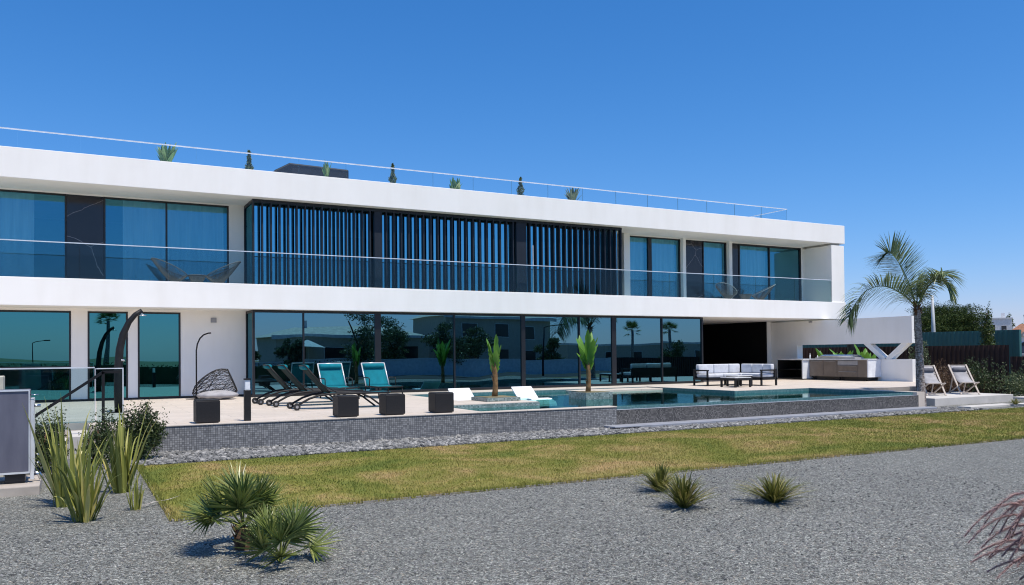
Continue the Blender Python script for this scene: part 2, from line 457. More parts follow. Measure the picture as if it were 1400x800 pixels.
    M['pale_tile'] = mat_plain('pale_roof_tile', (.62,.54,.47), .8, 0, .2, .25, 3, .5, 12); M['cream'] = mat_plain('cream_wall', (.46,.41,.34), .8, 0, .2, .1); M['wood_door'] = mat_plain('brown_shutter', (.16,.07,.035), .6)
    M['dark_glass'] = mat_plain('dark_pane', (.02,.025,.03), .1)
    M['pole'] = mat_plain('grey_pole', (.48,.50,.50), .5)
    M['car_paint'] = mat_plain('dark_car_paint', (.06,.07,.10), .25)
    k = NT('dry_earth'); p = k.pos(); n1 = k.noise(p, .4, 6, .65)
    M['earth'] = k.done(k.pbsdf(k.ramp(n1.outputs['Fac'], [(.3,(.14,.13,.075)), (.7,(.30,.25,.16))]), .95, 0, .1))
    k = NT('asphalt'); p = k.pos(); n1 = k.noise(p, 40, 4)
    M['asphalt'] = k.done(k.pbsdf(k.ramp(n1.outputs['Fac'], [(.3,(.04,.04,.042)), (.7,(.07,.07,.072))]), .9, 0, .2))
make_materials()

# ------------------------------------------------------------------ ground, terrace, pool
def structure(name, mb, mat, **kw):
    return tag(mb.build(name, mat, **kw), kind='structure')

g = MB(); g.add([(-400,-400,-.60),(600,-400,-.60),(600,600,-.60),(-400,600,-.60)], [(0,1,2,3)]); structure('ground', g, M['earth'])
g = MB(); g.add([(-16,-3,-.52),(33.0,-3,-.52),(33.0,20,-.52),(-16,20,-.52)], [(0,1,2,3)]); structure('gravel', g, M['gravel'])
g = MB(); g.add([(-60,-13,-.585),(120,-13,-.585),(120,-6,-.585),(-60,-6,-.585)], [(0,1,2,3)]); structure('road', g, M['asphalt'])
g = MB(); g.add([(60,38,-.55),(140,30,-.55),(140,70,-.55),(60,70,-.55)], [(0,1,2,3)]); structure('car_park', g, M['asphalt'])

# terrace: one stone floor round the pool and under the house
TERR = [(-9,38.2),(-9,18.05),(.33,18.05),(.33,16.52),(.9,16.47),(8.0,16.27),(8.0,18.8),(10.9,18.8),(10.9,20.6),(9.4,20.6),(9.4,24.7),(19,24.7),(19,20.1),(22.4,20.1),(22.4,16.0),(22.75,16.0),(22.75,18.6),(26.5,18.6),(30.06,21.25),(30.06,28.95),(31.6,28.95),(31.6,38.2)]
g = MB()
import mathutils
from mathutils.geometry import tessellate_polygon
def flat_poly(mb, poly, z):
    tri = tessellate_polygon([[mathutils.Vector((x, y, 0)) for x, y in poly]])
    fs = []
    for t in tri:
        a, b, c = [poly[i] for i in t]
        cr = (b[0]-a[0])*(c[1]-a[1]) - (b[1]-a[1])*(c[0]-a[0])
        fs.append(tuple(t) if cr > 0 else tuple(t[::-1]))
    mb.add([(x, y, z) for x, y in poly], fs)
flat_poly(g, TERR, 0)
n = len(TERR)
for i in range(n):
    a, b = TERR[i], TERR[(i+1) % n]
    g.add([(a[0],a[1],-.62),(b[0],b[1],-.62),(b[0],b[1],0),(a[0],a[1],0)], [(0,1,2,3)])
structure('terrace', g, M['paving'])

# mosaic retaining wall under the terrace edge, with its pale coping
wall = MB(); wall.prism([(.9,16.40),(11.36,15.93),(11.36,16.12),(.9,16.46)], -.62, -.022)
w = wall.build('retaining_wall', M['mosaic'])
tag(w, 'long low grey mosaic wall carrying the terrace edge above the pebbles', 'wall')
cp = MB(); cp.prism([(.9,16.385),(11.37,15.915),(11.37,16.24),(8.0,16.262),(.9,16.465)], -.02, .006); cp.build('coping', M['paving'], w, bev=.006)
# infinity wall of the pool
pw = MB(); pw.box(11.37,22.42,15.97,16.13,-.62,-.094)
w = pw.build('pool_wall', M['mosaic_dark']); tag(w, 'dark speckled mosaic wall at the overflowing front edge of the pool', 'wall')
g = MB(); g.prism([(11.37,15.965),(22.43,15.965),(22.43,16.135),(11.37,16.135)], -.092, -.086); g.build('coping', M['slab_grey'], w)
g = MB(); g.box(11.0,22.6,15.5,15.96,-.56,-.43)
w = g.build('overflow_gutter', M['slab_grey'], bev=.01); tag(w, 'long grey slab gutter below the overflowing front edge of the pool', 'gutter')
g = MB(); g.box(10.86,11.7,15.44,15.497,-.55,-.455); g.build('grate', M['frame'], w)
# pool basin and water
POOL = [(8.0,16.25),(11.37,16.14),(22.4,16.14),(22.4,20.1),(19,20.1),(19,24.7),(9.4,24.7),(9.4,20.6),(10.9,20.6),(10.9,18.8),(8.0,18.8)]
g = MB(); flat_poly(g, POOL, -1.3)
n = len(POOL)
cx = np.mean([p[0] for p in POOL])
def inset(poly, d):
    out = []
    n = len(poly)
    for i in range(n):
        p0, p1, p2 = V(*poly[i-1]), V(*poly[i]), V(*poly[(i+1) % n])
        e1 = nrm(p1-p0); e2 = nrm(p2-p1)
        n1 = V(-e1[1], e1[0]); n2 = V(-e2[1], e2[0])
        b = (n1+n2)/ (1+np.dot(n1, n2)); out.append(tuple(p1 + b*d))
    return out
PI = inset(POOL, .003)
for i in range(n):
    a, b = PI[i], PI[(i+1) % n]
    g.add([(a[0],a[1],-1.3),(b[0],b[1],-1.3),(b[0],b[1],-.012),(a[0],a[1],-.012)], [(0,1,2,3)])
g.box(8.03,10.87,16.3,18.77,-1.28,-.42)          # shallow shelf
g.box(9.43,12.95,20.63,24.67,-1.28,-.35)
structure('pool_basin', g, M['pool_tile'])
g = MB(); flat_poly(g, inset(POOL, .006), -.1); structure('pool_water', g, M['water'])
g = MB(); g.box(8.02,10.88,18.70,18.79,-.42,-.012); w = g.build('shelf_wall', M['mosaic_green']); tag(w, 'short greenish mosaic wall behind the shallow end of the pool', 'wall')
g = MB(); g.box(15.4,18.95,23.7,24.65,-.13,-.03); w = g.build('pool_step', M['paving'], bev=.01); tag(w, 'pale stone step slab lying just above the water in the pool corner', 'step')

# lawn with edging
LX0, LX1, LY0, LY1 = 1.0, 34.0, 9.62, 14.72
g = MB(); g.add([(LX0,LY0,-.511),(LX1,LY0,-.511),(LX1,LY1,-.511),(LX0,LY1,-.511)], [(0,1,2,3)]); structure('lawn', g, M['lawn'])
def blades(n, x0, x1, y0, y1, z, h, w):
    x = rng.uniform(x0, x1, n); y = rng.uniform(y0, y1, n); a = rng.uniform(0, 2*pi, n)
    hh = h*rng.uniform(.5, 1.3, n); ln = rng.uniform(0, .9, n)*hh; b = rng.uniform(0, 2*pi, n)
    ww = w*rng.uniform(.7, 1.3, n)
    v = np.empty((n*3, 3))
    v[0::3] = np.c_[x-np.cos(a)*ww, y-np.sin(a)*ww, np.full(n, z)]
    v[1::3] = np.c_[x+np.cos(a)*ww, y+np.sin(a)*ww, np.full(n, z)]
    v[2::3] = np.c_[x+np.cos(b)*ln, y+np.sin(b)*ln, z+hh]
    return v, np.arange(n*3).reshape(n, 3)
g = MB()
g.add(*blades(100000, LX0+.02, 14, LY0+.02, LY1-.03, -.512, .026, .006))
g.add(*blades(70000, 14, 27, LY0+.02, LY1-.03, -.512, .028, .008))
g.add(*blades(9000, LX0-.02, 20, LY0-.045, LY0+.05, -.512, .050, .006)); g.add(*blades(2500, LX0-.045, LX0+.05, LY0, LY1, -.512, .05, .006))
o = g.build('grass', M['grass']); tag(o, 'short yellow green lawn grass with dry patches', 'grass', kind='stuff')
g = MB(); g.box(LX0-.022,LX0-.008,LY0-.022,LY1+.4,-.54,-.496); g.box(LX0-.008,LX1,LY0-.022,LY0-.008,-.54,-.496)
o = g.build('lawn_edging', M['edging']); tag(o, 'thin pale edging strip between the lawn and the grey gravel', 'edging')

# pebbles between lawn and walls
g = MB(); g.add([(-1.0,LY1+.01,-.508),(24.0,LY1+.01,-.508),(24.0,16.45,-.508),(-1.0,16.45,-.508)], [(0,1,2,3)]); structure('pebble_bed', g, M['pebble_bed'])
def stones(n, x0, x1, yfun, z, s0, s1):
    ico = [(0,0,1),(.89,0,.45),(.28,.85,.45),(-.72,.53,.45),(-.72,-.53,.45),(.28,-.85,.45),(.72,.53,-.45),(-.28,.85,-.45),(-.89,0,-.45),(-.28,-.85,-.45),(.72,-.53,-.45)]
    fc = [(0,1,2),(0,2,3),(0,3,4),(0,4,5),(0,5,1),(1,6,2),(2,7,3),(3,8,4),(4,9,5),(5,10,1),(2,6,7),(3,7,8),(4,8,9),(5,9,10),(1,10,6)]
    ico = np.array(ico); fc = np.array(fc)
    x = rng.uniform(x0, x1, n); lo, hi = yfun(x); y = lo + (hi-lo)*rng.uniform(0, 1, n)
    r = rng.uniform(s0, s1, n); a = rng.uniform(0, 2*pi, n)
    sc = np.c_[r*rng.uniform(.8, 1.4, n), r*rng.uniform(.6, 1, n), r*rng.uniform(.4, .75, n)]
    P = ico[None]*sc[:, None, :]*rng.uniform(.8, 1.2, (n, 11, 1))
    ca, sa = np.cos(a)[:, None], np.sin(a)[:, None]
    X = P[..., 0]*ca - P[..., 1]*sa + x[:, None]; Y = P[..., 0]*sa + P[..., 1]*ca + y[:, None]
    Z = P[..., 2] + z + (sc[:, 2]*rng.uniform(.2, .9, n))[:, None]
    v = np.stack([X, Y, Z], -1).reshape(-1, 3)
    f = (fc[None] + 11*np.arange(n)[:, None, None]).reshape(-1, 3)
    return v, f
g = MB()
g.add(*stones(9000, .2, 11, lambda x: (np.full_like(x, LY1+.03), 16.42-(x-.9)*.047), -.508, .022, .05))
g.add(*stones(5200, 11, 23.6, lambda x: (np.full_like(x, LY1+.03), np.where(x > 22.6, 16.3, 15.46)), -.508, .022, .05))
o = g.build('pebbles', M['stone']); tag(o, 'loose grey pebbles between the lawn and the mosaic wall', 'pebbles', kind='stuff')
# loose larger gravel stones that break the sheet near the camera
g = MB(); g.add(*stones(9000, -1.5, 11, lambda x: (np.full_like(x, 4.6), np.full_like(x, 9.55)), -.521, .006, .015))
o = g.build('gravel_stones', M['stone']); tag(o, 'loose grey stones of the gravel in the foreground', 'gravel', kind='stuff')

# landing steps down to the left
g = MB()
for i in range(3):
    g.box(.33-.34*(i+1), .328-.34*i, 16.52, 17.9, -.60, -.13*(i+1))
o = g.build('garden_steps', M['path'], bev=.008); tag(o, 'pale stone steps going down from the terrace beside the glass balustrade', 'steps')
# pale deck platform and path slabs on the right
g = MB(); g.box(24.1,28.3,16.6,18.55,-.55,-.27)
o = g.build('sun_deck', M['path'], bev=.012); tag(o, 'low pale stone platform under the two folding deck chairs', 'platform')
for (x0,x1,y0,y1,lab) in ((23.9,26.2,15.3,15.75,'pale stone stepping slab in front of the deck platform'),(26.35,30.5,15.0,15.5,'long pale stepping slab at the right end of the lawn'),(30.0,33.2,17.1,17.7,'far pale stepping slab beside the green bushes at the right')):
    g = MB(); g.box(x0,x1,y0,y1,-.54,-.46); o = g.build('path_slab', M['path'], bev=.01); tag(o, lab, 'slab', 'stepping slabs by the deck')

# ------------------------------------------------------------------ the villa
HX0, HX1 = -9.0, 31.2
house = empty('modern_villa', (11, 30, 0), 'long white two storey modern villa with blue glazing and flat roof', 'house')
g = MB(); g.box(HX0,HX1,25.8,38,6.14,6.97); g.build('roof', M['white'], house, bev=.012)
g = MB(); g.extr_x([(25.8,2.70),(38,2.70),(38,3.30),(25.98,3.30),(25.98,3.47),(25.8,3.47)], HX0, HX1); g.build('balcony_slab', M['white'], house, bev=.012)
# ground floor walls
g = MB()
for a, b in ((HX0,-4.2),(.05,.48),(1.55,1.82),(3.02,4.96)): g.box(a,b,27.1,27.4,0,2.70)
for a, b in ((-4.2,.05),(.48,1.55),(1.82,3.02)): g.box(a,b,27.1,27.4,2.63,2.70)
# upper floor walls
g.box(4.52,4.99,27.5,27.8,3.30,6.14)
g.box(19.85,20.15,27.2,27.8,3.30,6.14)
g.box(23.02,23.18,27.32,27.8,3.30,6.14); g.box(25.63,25.8,27.32,27.8,3.30,6.14)
g.box(30.26,31.19,27.5,27.8,3.30,6.14)
for a, b in ((HX0,4.52),(20.15,23.02),(23.18,25.63),(25.8,30.26)): g.box(a,b,27.5,27.8,6.10,6.14)
g.box(30.85,31.19,28.9,37.9,0,2.7); g.box(30.9,31.19,27.8,37.9,3.30,6.14)
g.box(HX0,31.19,37.7,37.98,0,2.7); g.box(HX0,31.19,37.7,37.98,3.3,6.14); g.box(HX0,HX0+.3,27.4,37.7,0,2.7); g.box(HX0,HX0+.3,27.8,37.7,3.3,6.14)
g.build('wall', M['white'], house)
for a, b in ((HX0,-4.2),(.05,.48),(1.55,1.82),(3.02,4.95)):
    g = MB(); g.box(a,b,27.085,27.097,.002,.06); g.build('skirting', M['frame'], house)
g = MB(); g.box(30.36,31.19,25.84,27.49,3.30,6.05); g.box(30.55,31.15,26.05,27.49,6.05,6.14); g.build('end_wall', M['white'], house, bev=.01)
g = MB(); g.box(29.45,30.05,28.9,37.7,0,2.7); g.build('column', M['white'], house)
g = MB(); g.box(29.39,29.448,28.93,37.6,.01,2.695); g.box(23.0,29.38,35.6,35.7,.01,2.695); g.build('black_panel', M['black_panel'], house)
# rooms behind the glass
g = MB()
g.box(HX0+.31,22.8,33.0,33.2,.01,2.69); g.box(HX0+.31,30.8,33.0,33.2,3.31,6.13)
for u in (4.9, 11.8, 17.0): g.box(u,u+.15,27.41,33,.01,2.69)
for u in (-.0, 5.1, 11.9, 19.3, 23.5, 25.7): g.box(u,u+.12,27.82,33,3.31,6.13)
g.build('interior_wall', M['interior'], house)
# air vent on the ground floor wall
g = MB(); g.box(3.9,4.07,27.06,27.099,2.33,2.48); o = g.build('air_vent', M['slab_grey'], house, bev=.006)

def window(u0, u1, v, z0, z1, mull, glass, th=.05, dep=.10, edge=.05, extra=None):
    f = MB()
    f.box(u0,u1,v-dep/2,v+dep/2,z0,z0+edge); f.box(u0,u1,v-dep/2,v+dep/2,z1-edge,z1)
    f.box(u0,u0+edge,v-dep/2,v+dep/2,z0+edge,z1-edge); f.box(u1-edge,u1,v-dep/2,v+dep/2,z0+edge,z1-edge)
    for m in mull:
        c, w = m if isinstance(m, tuple) else (m, th)
        f.box(c-w/2,c+w/2,v-dep/2,v+dep/2,z0+edge,z1-edge)
    if extra: extra(f)
    o = f.build('window', M['frame'], house)
    p = MB()
    cuts = [u0+edge] + sorted([(m[0] if isinstance(m, tuple) else m) for m in mull]) + [u1-edge]
    for a, b in zip(cuts[:-1], cuts[1:]):
        t = rng.uniform(-.006, .006, 2)     # every pane sits a hair out of true
        p.add([(a,v+t[0],z0+edge),(b,v-t[0],z0+edge),(b,v-t[0]+t[1],z1-edge),(a,v+t[0]+t[1],z1-edge)], [(0,1,2,3)])
    p.build('pane', glass, o)
    return o
# ground floor
window(-4.2,.05,27.14,.02,2.63,[-2.1],M['glass_teal'], extra=lambda f: f.box(-4.15,0,27.10,27.18,.98,1.03))
window(.48,1.55,27.14,.02,2.63,[],M['glass_teal'])
window(1.82,3.02,27.14,.02,2.63,[],M['glass_teal'])
def side(f):
    f.box(4.97,5.02,26.151,27.09,.02,.07); f.box(4.97,5.02,26.151,27.09,2.62,2.69); f.box(4.97,5.02,27.04,27.09,.07,2.62)
    f.box(22.90,22.95,26.151,33,.02,.07); f.box(22.90,22.95,26.151,33,2.62,2.69)
o = window(4.97,22.95,26.10,.02,2.69,[6.54,(9.0,.20),11.77,(14.5,.16),16.92,(18.5,.20),20.84],M['glass_dark'],edge=.07, extra=side)
g = MB(); g.add([(4.995,26.15,.07),(4.995,27.05,.07),(4.995,27.05,2.62),(4.995,26.15,2.62)], [(0,1,2,3)]); g.build('pane', M['glass_dark'], o)
g = MB(); g.add([(22.925,26.15,.07),(22.925,33,.07),(22.925,33,2.62),(22.925,26.15,2.62)], [(0,1,2,3)])
g.build('pane', M['glass_dark'], o)
# upper floor
Z0, Z1 = 3.32, 6.10
window(-6.0,-.06,27.55,Z0,Z1,[-3.0],M['glass_blue'])
window(.92,4.52,27.55,Z0,Z1,[2.67],M['glass_blue'])
window(20.15,23.02,27.55,Z0,Z1,[(21.4,.19)],M['glass_blue'])
window(24.28,25.63,27.55,Z0,Z1,[],M['glass_blue'])
window(26.36,30.26,27.55,Z0,Z1,[28.24],M['glass_blue'],edge=.08)
for a, b in ((-.055,.915),(23.185,24.275),(25.805,26.355)):
    g = MB(); g.box(a,b,27.53,27.60,Z0,Z1); g.build('marble_panel', M['marble'], house)
# slat screen: glazed box with upright fins
scr = MB(); scr.box(5.0,18.97,26.12,26.30,6.04,6.135); scr.box(5.0,18.97,26.12,26.30,3.30,3.36)
scr.box(5.0,5.06,26.30,27.49,6.04,6.135); scr.box(5.0,5.06,27.43,27.49,3.30,6.04)
scr.box(8.93,9.20,26.14,26.28,3.36,6.04); scr.box(14.30,14.72,26.14,26.28,3.36,6.04)
so = scr.build('slat_screen', M['slat'], house)
def fins(a, b, n):
    for i in range(n):
        u = a + (b-a)*i/(n-1)
        f = MB(); f.box(u-.024,u+.024,26.12,26.29,3.36,6.04); f.build('slat', M['slat'], so)
fins(5.03, 8.78, 15); fins(9.34, 14.16, 19); fins(14.86, 18.94, 17)
g = MB()
for a, b in ((5.06,9.0),(9.0,11.7),(11.7,14.5),(14.5,18.97)):
    t = rng.uniform(-.0022, .0022)
    g.add([(a,26.45+t,3.33),(b,26.45-t,3.33),(b,26.45-t,6.1),(a,26.45+t,6.1)], [(0,1,2,3)])
g.build('pane', M['glass_slat'], so)
g = MB(); g.add([(5.03,26.31,3.36),(5.03,27.43,3.36),(5.03,27.43,6.04),(5.03,26.31,6.04)], [(0,1,2,3)]); g.build('pane', M['glass_blue'], so)

# glass railings
def railing(name, segs, z0, z1, glass, rail_r, wid):
    r = MB()
    for a, b in segs: r.bar((*a, z1), (*b, z1), wid, rail_r)
    ro = r.build(name, M['rail_metal'], house)
    for a, b in segs:
        a = V(*a); b = V(*b); L = np.linalg.norm(b-a); n = max(1, round(L/wid_panel)); d = (b-a)/n
        for i in range(n):
            p = a + d*i + nrm(d)*.008; q = a + d*(i+1) - nrm(d)*.008
            t = MB(); nn = V(-d[1], d[0]); nn = nrm(nn)*.006
            P = [(*(p-nn), z0), (*(q-nn), z0), (*(q+nn), z0), (*(p+nn), z0)]
            P += [(x, y, z1-.012) for x, y, z in P]
            t.add(P, [(0,1,5,4),(2,3,7,6),(3,0,4,7),(1,2,6,5)])
            go = t.build('glass_panel', glass, ro); go.data.materials.append(M['glass_edge'])
            for k in (2, 3): go.data.polygons[k].material_index = 1
    return ro
wid_panel = 2.25
railing('balcony_railing', [((HX0,25.86),(30.33,25.86))], 3.475, 4.46, M['glass_rail'], .026, .035)
wid_panel = 1.525
railing('roof_railing', [((HX0,26.4),(28.2,26.4)),((28.2,26.4),(28.2,37.5))], 6.972, 7.60, M['glass_clear'], .03, .04)
g = MB(); g.tube([(14.85,25.91,3.31),(14.85,25.91,5.2)], .018, 8); o = g.build('thin_post', M['rail_metal'], house)

# curtains just behind the upper glass and part of the ground glass
def curtain(u0, u1, v, z0, z1, mat, label):
    n = int((u1-u0)/.03); x = np.linspace(u0, u1, n)
    ph = np.cumsum(rng.uniform(.28, .5, n)); y = v + .035*np.sin(ph) + .012*np.sin(ph*2.3)
    P = np.stack([np.stack([x, y, np.full(n, z0)], -1), np.stack([x + .01*np.sin(ph), v+(y-v)*.6, np.full(n, z1)], -1)], 0)
    m = MB(); m.grid(P); o = m.build('curtain', mat, smooth=True)
    return tag(o, label, 'curtain', 'curtains behind the glazing')
curtain(-5.8,-.9,27.75,3.33,6.08,M['curtain'],'pleated curtain behind the leftmost upper window, left of the dark marble panel')
curtain(1.45,2.66,27.75,3.33,6.08,M['curtain'],'pleated curtain in the upper window just right of the left marble panel')
curtain(2.69,4.4,27.75,3.33,6.08,M['curtain'],'pleated curtain behind the two string chairs of the left balcony')
curtain(20.2,21.28,27.75,3.33,6.08,M['curtain'],'pleated curtain in the first upper pane right of the slat screen')
curtain(21.5,22.9,27.75,3.33,6.08,M['curtain'],'pleated curtain in the second upper pane right of the slat screen')
curtain(24.35,25.55,27.75,3.33,6.08,M['curtain'],'pleated curtain in the narrow upper window between two marble panels')
curtain(26.45,28.2,27.75,3.33,6.08,M['curtain'],'pleated curtain behind the right balcony table set')
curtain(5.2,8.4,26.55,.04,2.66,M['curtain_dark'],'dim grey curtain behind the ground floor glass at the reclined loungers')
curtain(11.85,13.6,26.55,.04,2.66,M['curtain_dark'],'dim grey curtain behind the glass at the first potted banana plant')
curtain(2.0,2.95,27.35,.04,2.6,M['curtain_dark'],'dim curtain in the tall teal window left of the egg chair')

# the free standing kitchen wall with its long opening and V strut
bw = MB()
bw.box(29.7,30.05,21.4,28.9,1.55,2.64)
bw.box(29.7,30.05,21.4,28.9,0,.90)
bw.box(29.7,30.05,27.3,28.9,.90,1.55)
w = bw.build('garden_wall', M['white']); tag(w, 'white end wall with a long slot and V shaped strut behind the outdoor kitchen', 'wall')
for (v0, v1) in ((23.55,22.75),(21.75,22.55)):
    s = MB()
    d = .32
    s.add([(29.73,v0-d/2,1.552),(29.73,v0+d/2,1.552),(29.73,v1+d/2,.898),(29.73,v1-d/2,.898),(30.02,v0-d/2,1.552),(30.02,v0+d/2,1.552),(30.02,v1+d/2,.898),(30.02,v1-d/2,.898)],
          [(0,1,2,3),(7,6,5,4),(0,4,5,1),(1,5,6,2),(2,6,7,3),(3,7,4,0)])
    s.build('strut', M['white'], w)
for v in (26.4, 24.6):
    s = MB(); s.box(29.62,29.697,v,v+.14,2.56,2.62); s.build('wall_light', M['slab_grey'], w)

# glass balustrade by the steps
b = empty('glass_balustrade', (-1.5, 18.0, 0), 'clear glass balustrade at the top of the garden steps', 'balustrade')
for a, c, z in ((-8.9,-4.2,1.07),(-4.18,.44,1.07),(.47,.93,1.05)):
    t = MB(); t.box(a,c,17.992,18.008,.01,z-.01); t.build('glass_panel', M['glass_rail'], b)
t = MB(); t.box(-8.9,.44,17.985,18.015,1.06,1.085); t.box(.47,.93,17.985,18.015,1.04,1.06); t.box(.93,.95,17.985,18.015,.0,1.06); t.box(.44,.455,17.985,18.015,.0,1.06); t.build('rail', M['rail_metal'], b)
h = MB(); h.bar((.55,16.8,-.05),(.55,16.8,1.0),.05,.05); h.bar((.85,16.8,1.0),(.53,16.8,1.0),.05,.05); h.bar((.55,16.8,1.0),(-1.35,16.8,-.33),.05,.05,(0,0,1)); h.bar((-1.33,16.8,-.5),(-1.33,16.8,-.3),.05,.05)
o = h.build('handrail', M['black_metal']); tag(o, 'black sloping handrail beside the garden steps', 'handrail')

# ------------------------------------------------------------------ planters and banana plants in the pool
def planter(u0, u1, v0, v1, z0, z1, label):
    p = MB(); p.box(u0,u1,v0,v1,z0,z1); o = p.build('planter', M['mosaic_green'], bev=.006)
    tag(o, label, 'planter', 'mosaic planters in the pool')
    e = MB(); e.box(u0+.06,u1-.06,v0+.06,v1-.06,z1+.001,z1+.012); e.build('soil', M['earth'], o)
planter(9.72,10.72,19.45,20.45,.006,.10,'low mosaic planter on the raised pool edge holding the straighter banana plant')
planter(13.32,14.27,20.2,21.15,-1.0,.10,'square mosaic planter standing in the pool water with the wider banana plant')

def banana(loc, h, stem, nleaf, spread, label, wid=.078, name='banana_plant', group=None, stem_mat='banana_stem'):
    root = empty(name, loc, label, 'banana plant', group)
    L = V(*loc)
    s = MB()
    pts = [L + V(.02*sin(t*5), .015*cos(t*4), stem*t) for t in np.linspace(0, 1, 7)]
    s.tube(pts, [.085,.075,.07,.068,.066,.06,.045], 10)
    for i in range(7):           # old sheath flaps
        a = rng.uniform(0, 2*pi); z = stem*rng.uniform(.15, .9); d = V(cos(a), sin(a), 0)
        s.strip([L+d*.06+V(0,0,z), L+d*.085+V(0,0,z+.09), L+d*.10+V(0,0,z+.16)], [.045,.035,.004], V(-d[1], d[0], 0), -.3)
    s.build('stem', M[stem_mat], root, smooth=True)
    for i in range(nleaf):
        a = i*2.4 + rng.uniform(-.3, .3); d = V(cos(a), sin(a), 0); sd = V(-d[1], d[0], 0)
        ln = (h-stem*.72)*rng.uniform(.45, 1.0); out = spread*rng.uniform(.5, 1.2)
        t = np.linspace(0, 1, 16)
        z0 = stem*rng.uniform(.62, .92)
        path = L[None] + d[None]*(.03 + out*(.55*t+.9*t**3.2))[:, None] + V(0,0,1)[None]*(z0 + ln*(t - .12*out*t**3))[:, None]
        w = wid*rng.uniform(.75, 1.15)*np.clip(1-np.abs(2*t**.8-1)**3.2, 0, 1)**.7 + .004
        w *= 1 + .22*np.sin(t*27 + i*1.7)*rng.uniform(.3, 1)
        m = MB(); m.strip(path, w, sd, rng.uniform(.5, 1.0)); m.build('leaf', M['banana'], root, smooth=True)
    return root
banana((10.2,19.95,.112), 1.74, 1.0, 10, .13, 'slim banana plant with folded upright leaves in the low planter by the white pool lounger')
banana((13.7,20.65,.112), 1.80, .95, 10, .24, 'banana plant with spreading folded leaves in the planter standing in the water', .095)

# white moulded loungers in the shallow water
def pool_lounger(loc, rz, label):
    m = MB()
    prof = [(.55,.46),(.30,.27),(.08,.10),(-.05,.05),(-.25,.08),(-.5,.14),(-.7,.13),(-.95,.04),(-1.0,-.02)]
    th = .07
    low = [(y-.02, z-th) for y, z in prof]
    poly = prof + low[::-1]
    m.extr_x(poly, -.36, .36)
    m.box(-.30,.30,-.62,-.54,-.14,.08); m.box(-.30,.30,-.02,.06,-.14,.04)
    o = m.build('pool_lounger', M['white_plastic'], local=True, bev=.012); o.location = loc; o.rotation_euler = (0,0,rz)
    return tag(o, label, 'lounger', 'white loungers at the pool')
pool_lounger((10.35,22.1,-.21), 0, 'white moulded pool lounger at the left beside the low planter')
pool_lounger((12.45,22.0,-.21), 0, 'white moulded pool lounger lying in the water between the two planters')

# ------------------------------------------------------------------ sun loungers with wheels
def sun_lounger(loc, label):
    root = empty('sun_lounger', (0,0,0), label, 'sun lounger', 'row of wheeled sun loungers')
    f = MB()
    rail = [(-1.14,.10),(-1.02,.17),(-.85,.26),(-.62,.33),(-.35,.36),(.2,.36),(1.1,.355)]
    for y in (-.33,.33):
        f.tube([(x,y,z) for x,z in rail], .026, 8)
    for x in (-.4,.3,1.1): f.tube([(x,-.33,.35),(x,.33,.35)], .018, 6)
    f.build('frame', M['black_metal'], root, smooth=True)
    for y in (-.33,.33):
        l = MB(); l.tube([(.42,y,.345),(.62,y,.25),(.95,y,0)], .022, 8); l.build('leg', M['black_metal'], root, smooth=True)
        w = MB(); w.lathe([(.02,-.028),(.072,-.028),(.082,-.018),(.082,.018),(.072,.028),(.02,.028)], n=18)
        w.xf([[1,0,0],[0,0,1],[0,-1,0]], (-1.14,y*1.1,.082)); wo = w.build('wheel', M['rubber'], root)
        hb = MB(); hb.lathe([(.034,-.033),(.034,.033)], n=12); hb.xf([[1,0,0],[0,0,1],[0,-1,0]], (-1.14,y*1.1,.082)); hb.build('hub', M['steel'], wo)
    m = MB(); t = np.linspace(0, 1, 12); P = np.stack([np.stack([-.36+1.5*t, np.full(12, y), .372-.02*np.sin(t*pi)], -1) for y in np.linspace(-.3,.3,5)], 0)
    m.grid(P); o = m.build('seat', M['turq'], root, smooth=True); sd = o.modifiers.new('thick', 'SOLIDIFY'); sd.thickness = .012
    b = MB(); A = V(-.36,0,.38); B = V(-.93,0,1.03)
    P = np.stack([np.stack([A[0]+(B[0]-A[0])*t, np.full(12, y), A[2]+(B[2]-A[2])*t-.02*np.sin(t*pi)*np.cos(y*4)], -1) for y in np.linspace(-.29,.29,5)], 0)
    b.grid(P[::-1]); o = b.build('backrest', M['turq'], root, smooth=True); sd = o.modifiers.new('thick', 'SOLIDIFY'); sd.thickness = .012; sd.offset = 0; o.data.materials.append(M['sling_back']); sd.material_offset = 1
    bf = MB()
    for y in (-.305,.305): bf.tube([A+V(0,y,0), B+V(0,y,0)], .018, 6); bf.tube([(-.58,y,.62),(-.15,y,.36)], .009, 6)
    bf.tube([B+V(0,-.305,0), B+V(0,.305,0)], .018, 6)
    bf.build('back_frame', M['black_metal'], root, smooth=True)
    p = MB(); p.tube([(-.885,-.27,.99),(-.885,.27,.99)], .06, 12); p.build('pillow', M['turq'], root, smooth=True)
    return root
proto = sun_lounger((0,0,0), 'dark framed wheeled sun lounger of the row of three, farthest from the camera')
proto.location = (5.5,22.2,0)
dup(proto, (5.62,21.0,0), .015, 'middle one of the three wheeled sun loungers with dark backs')
dup(proto, (5.78,19.45,0), -.02, 'nearest of the three wheeled sun loungers, right behind the low black cubes')

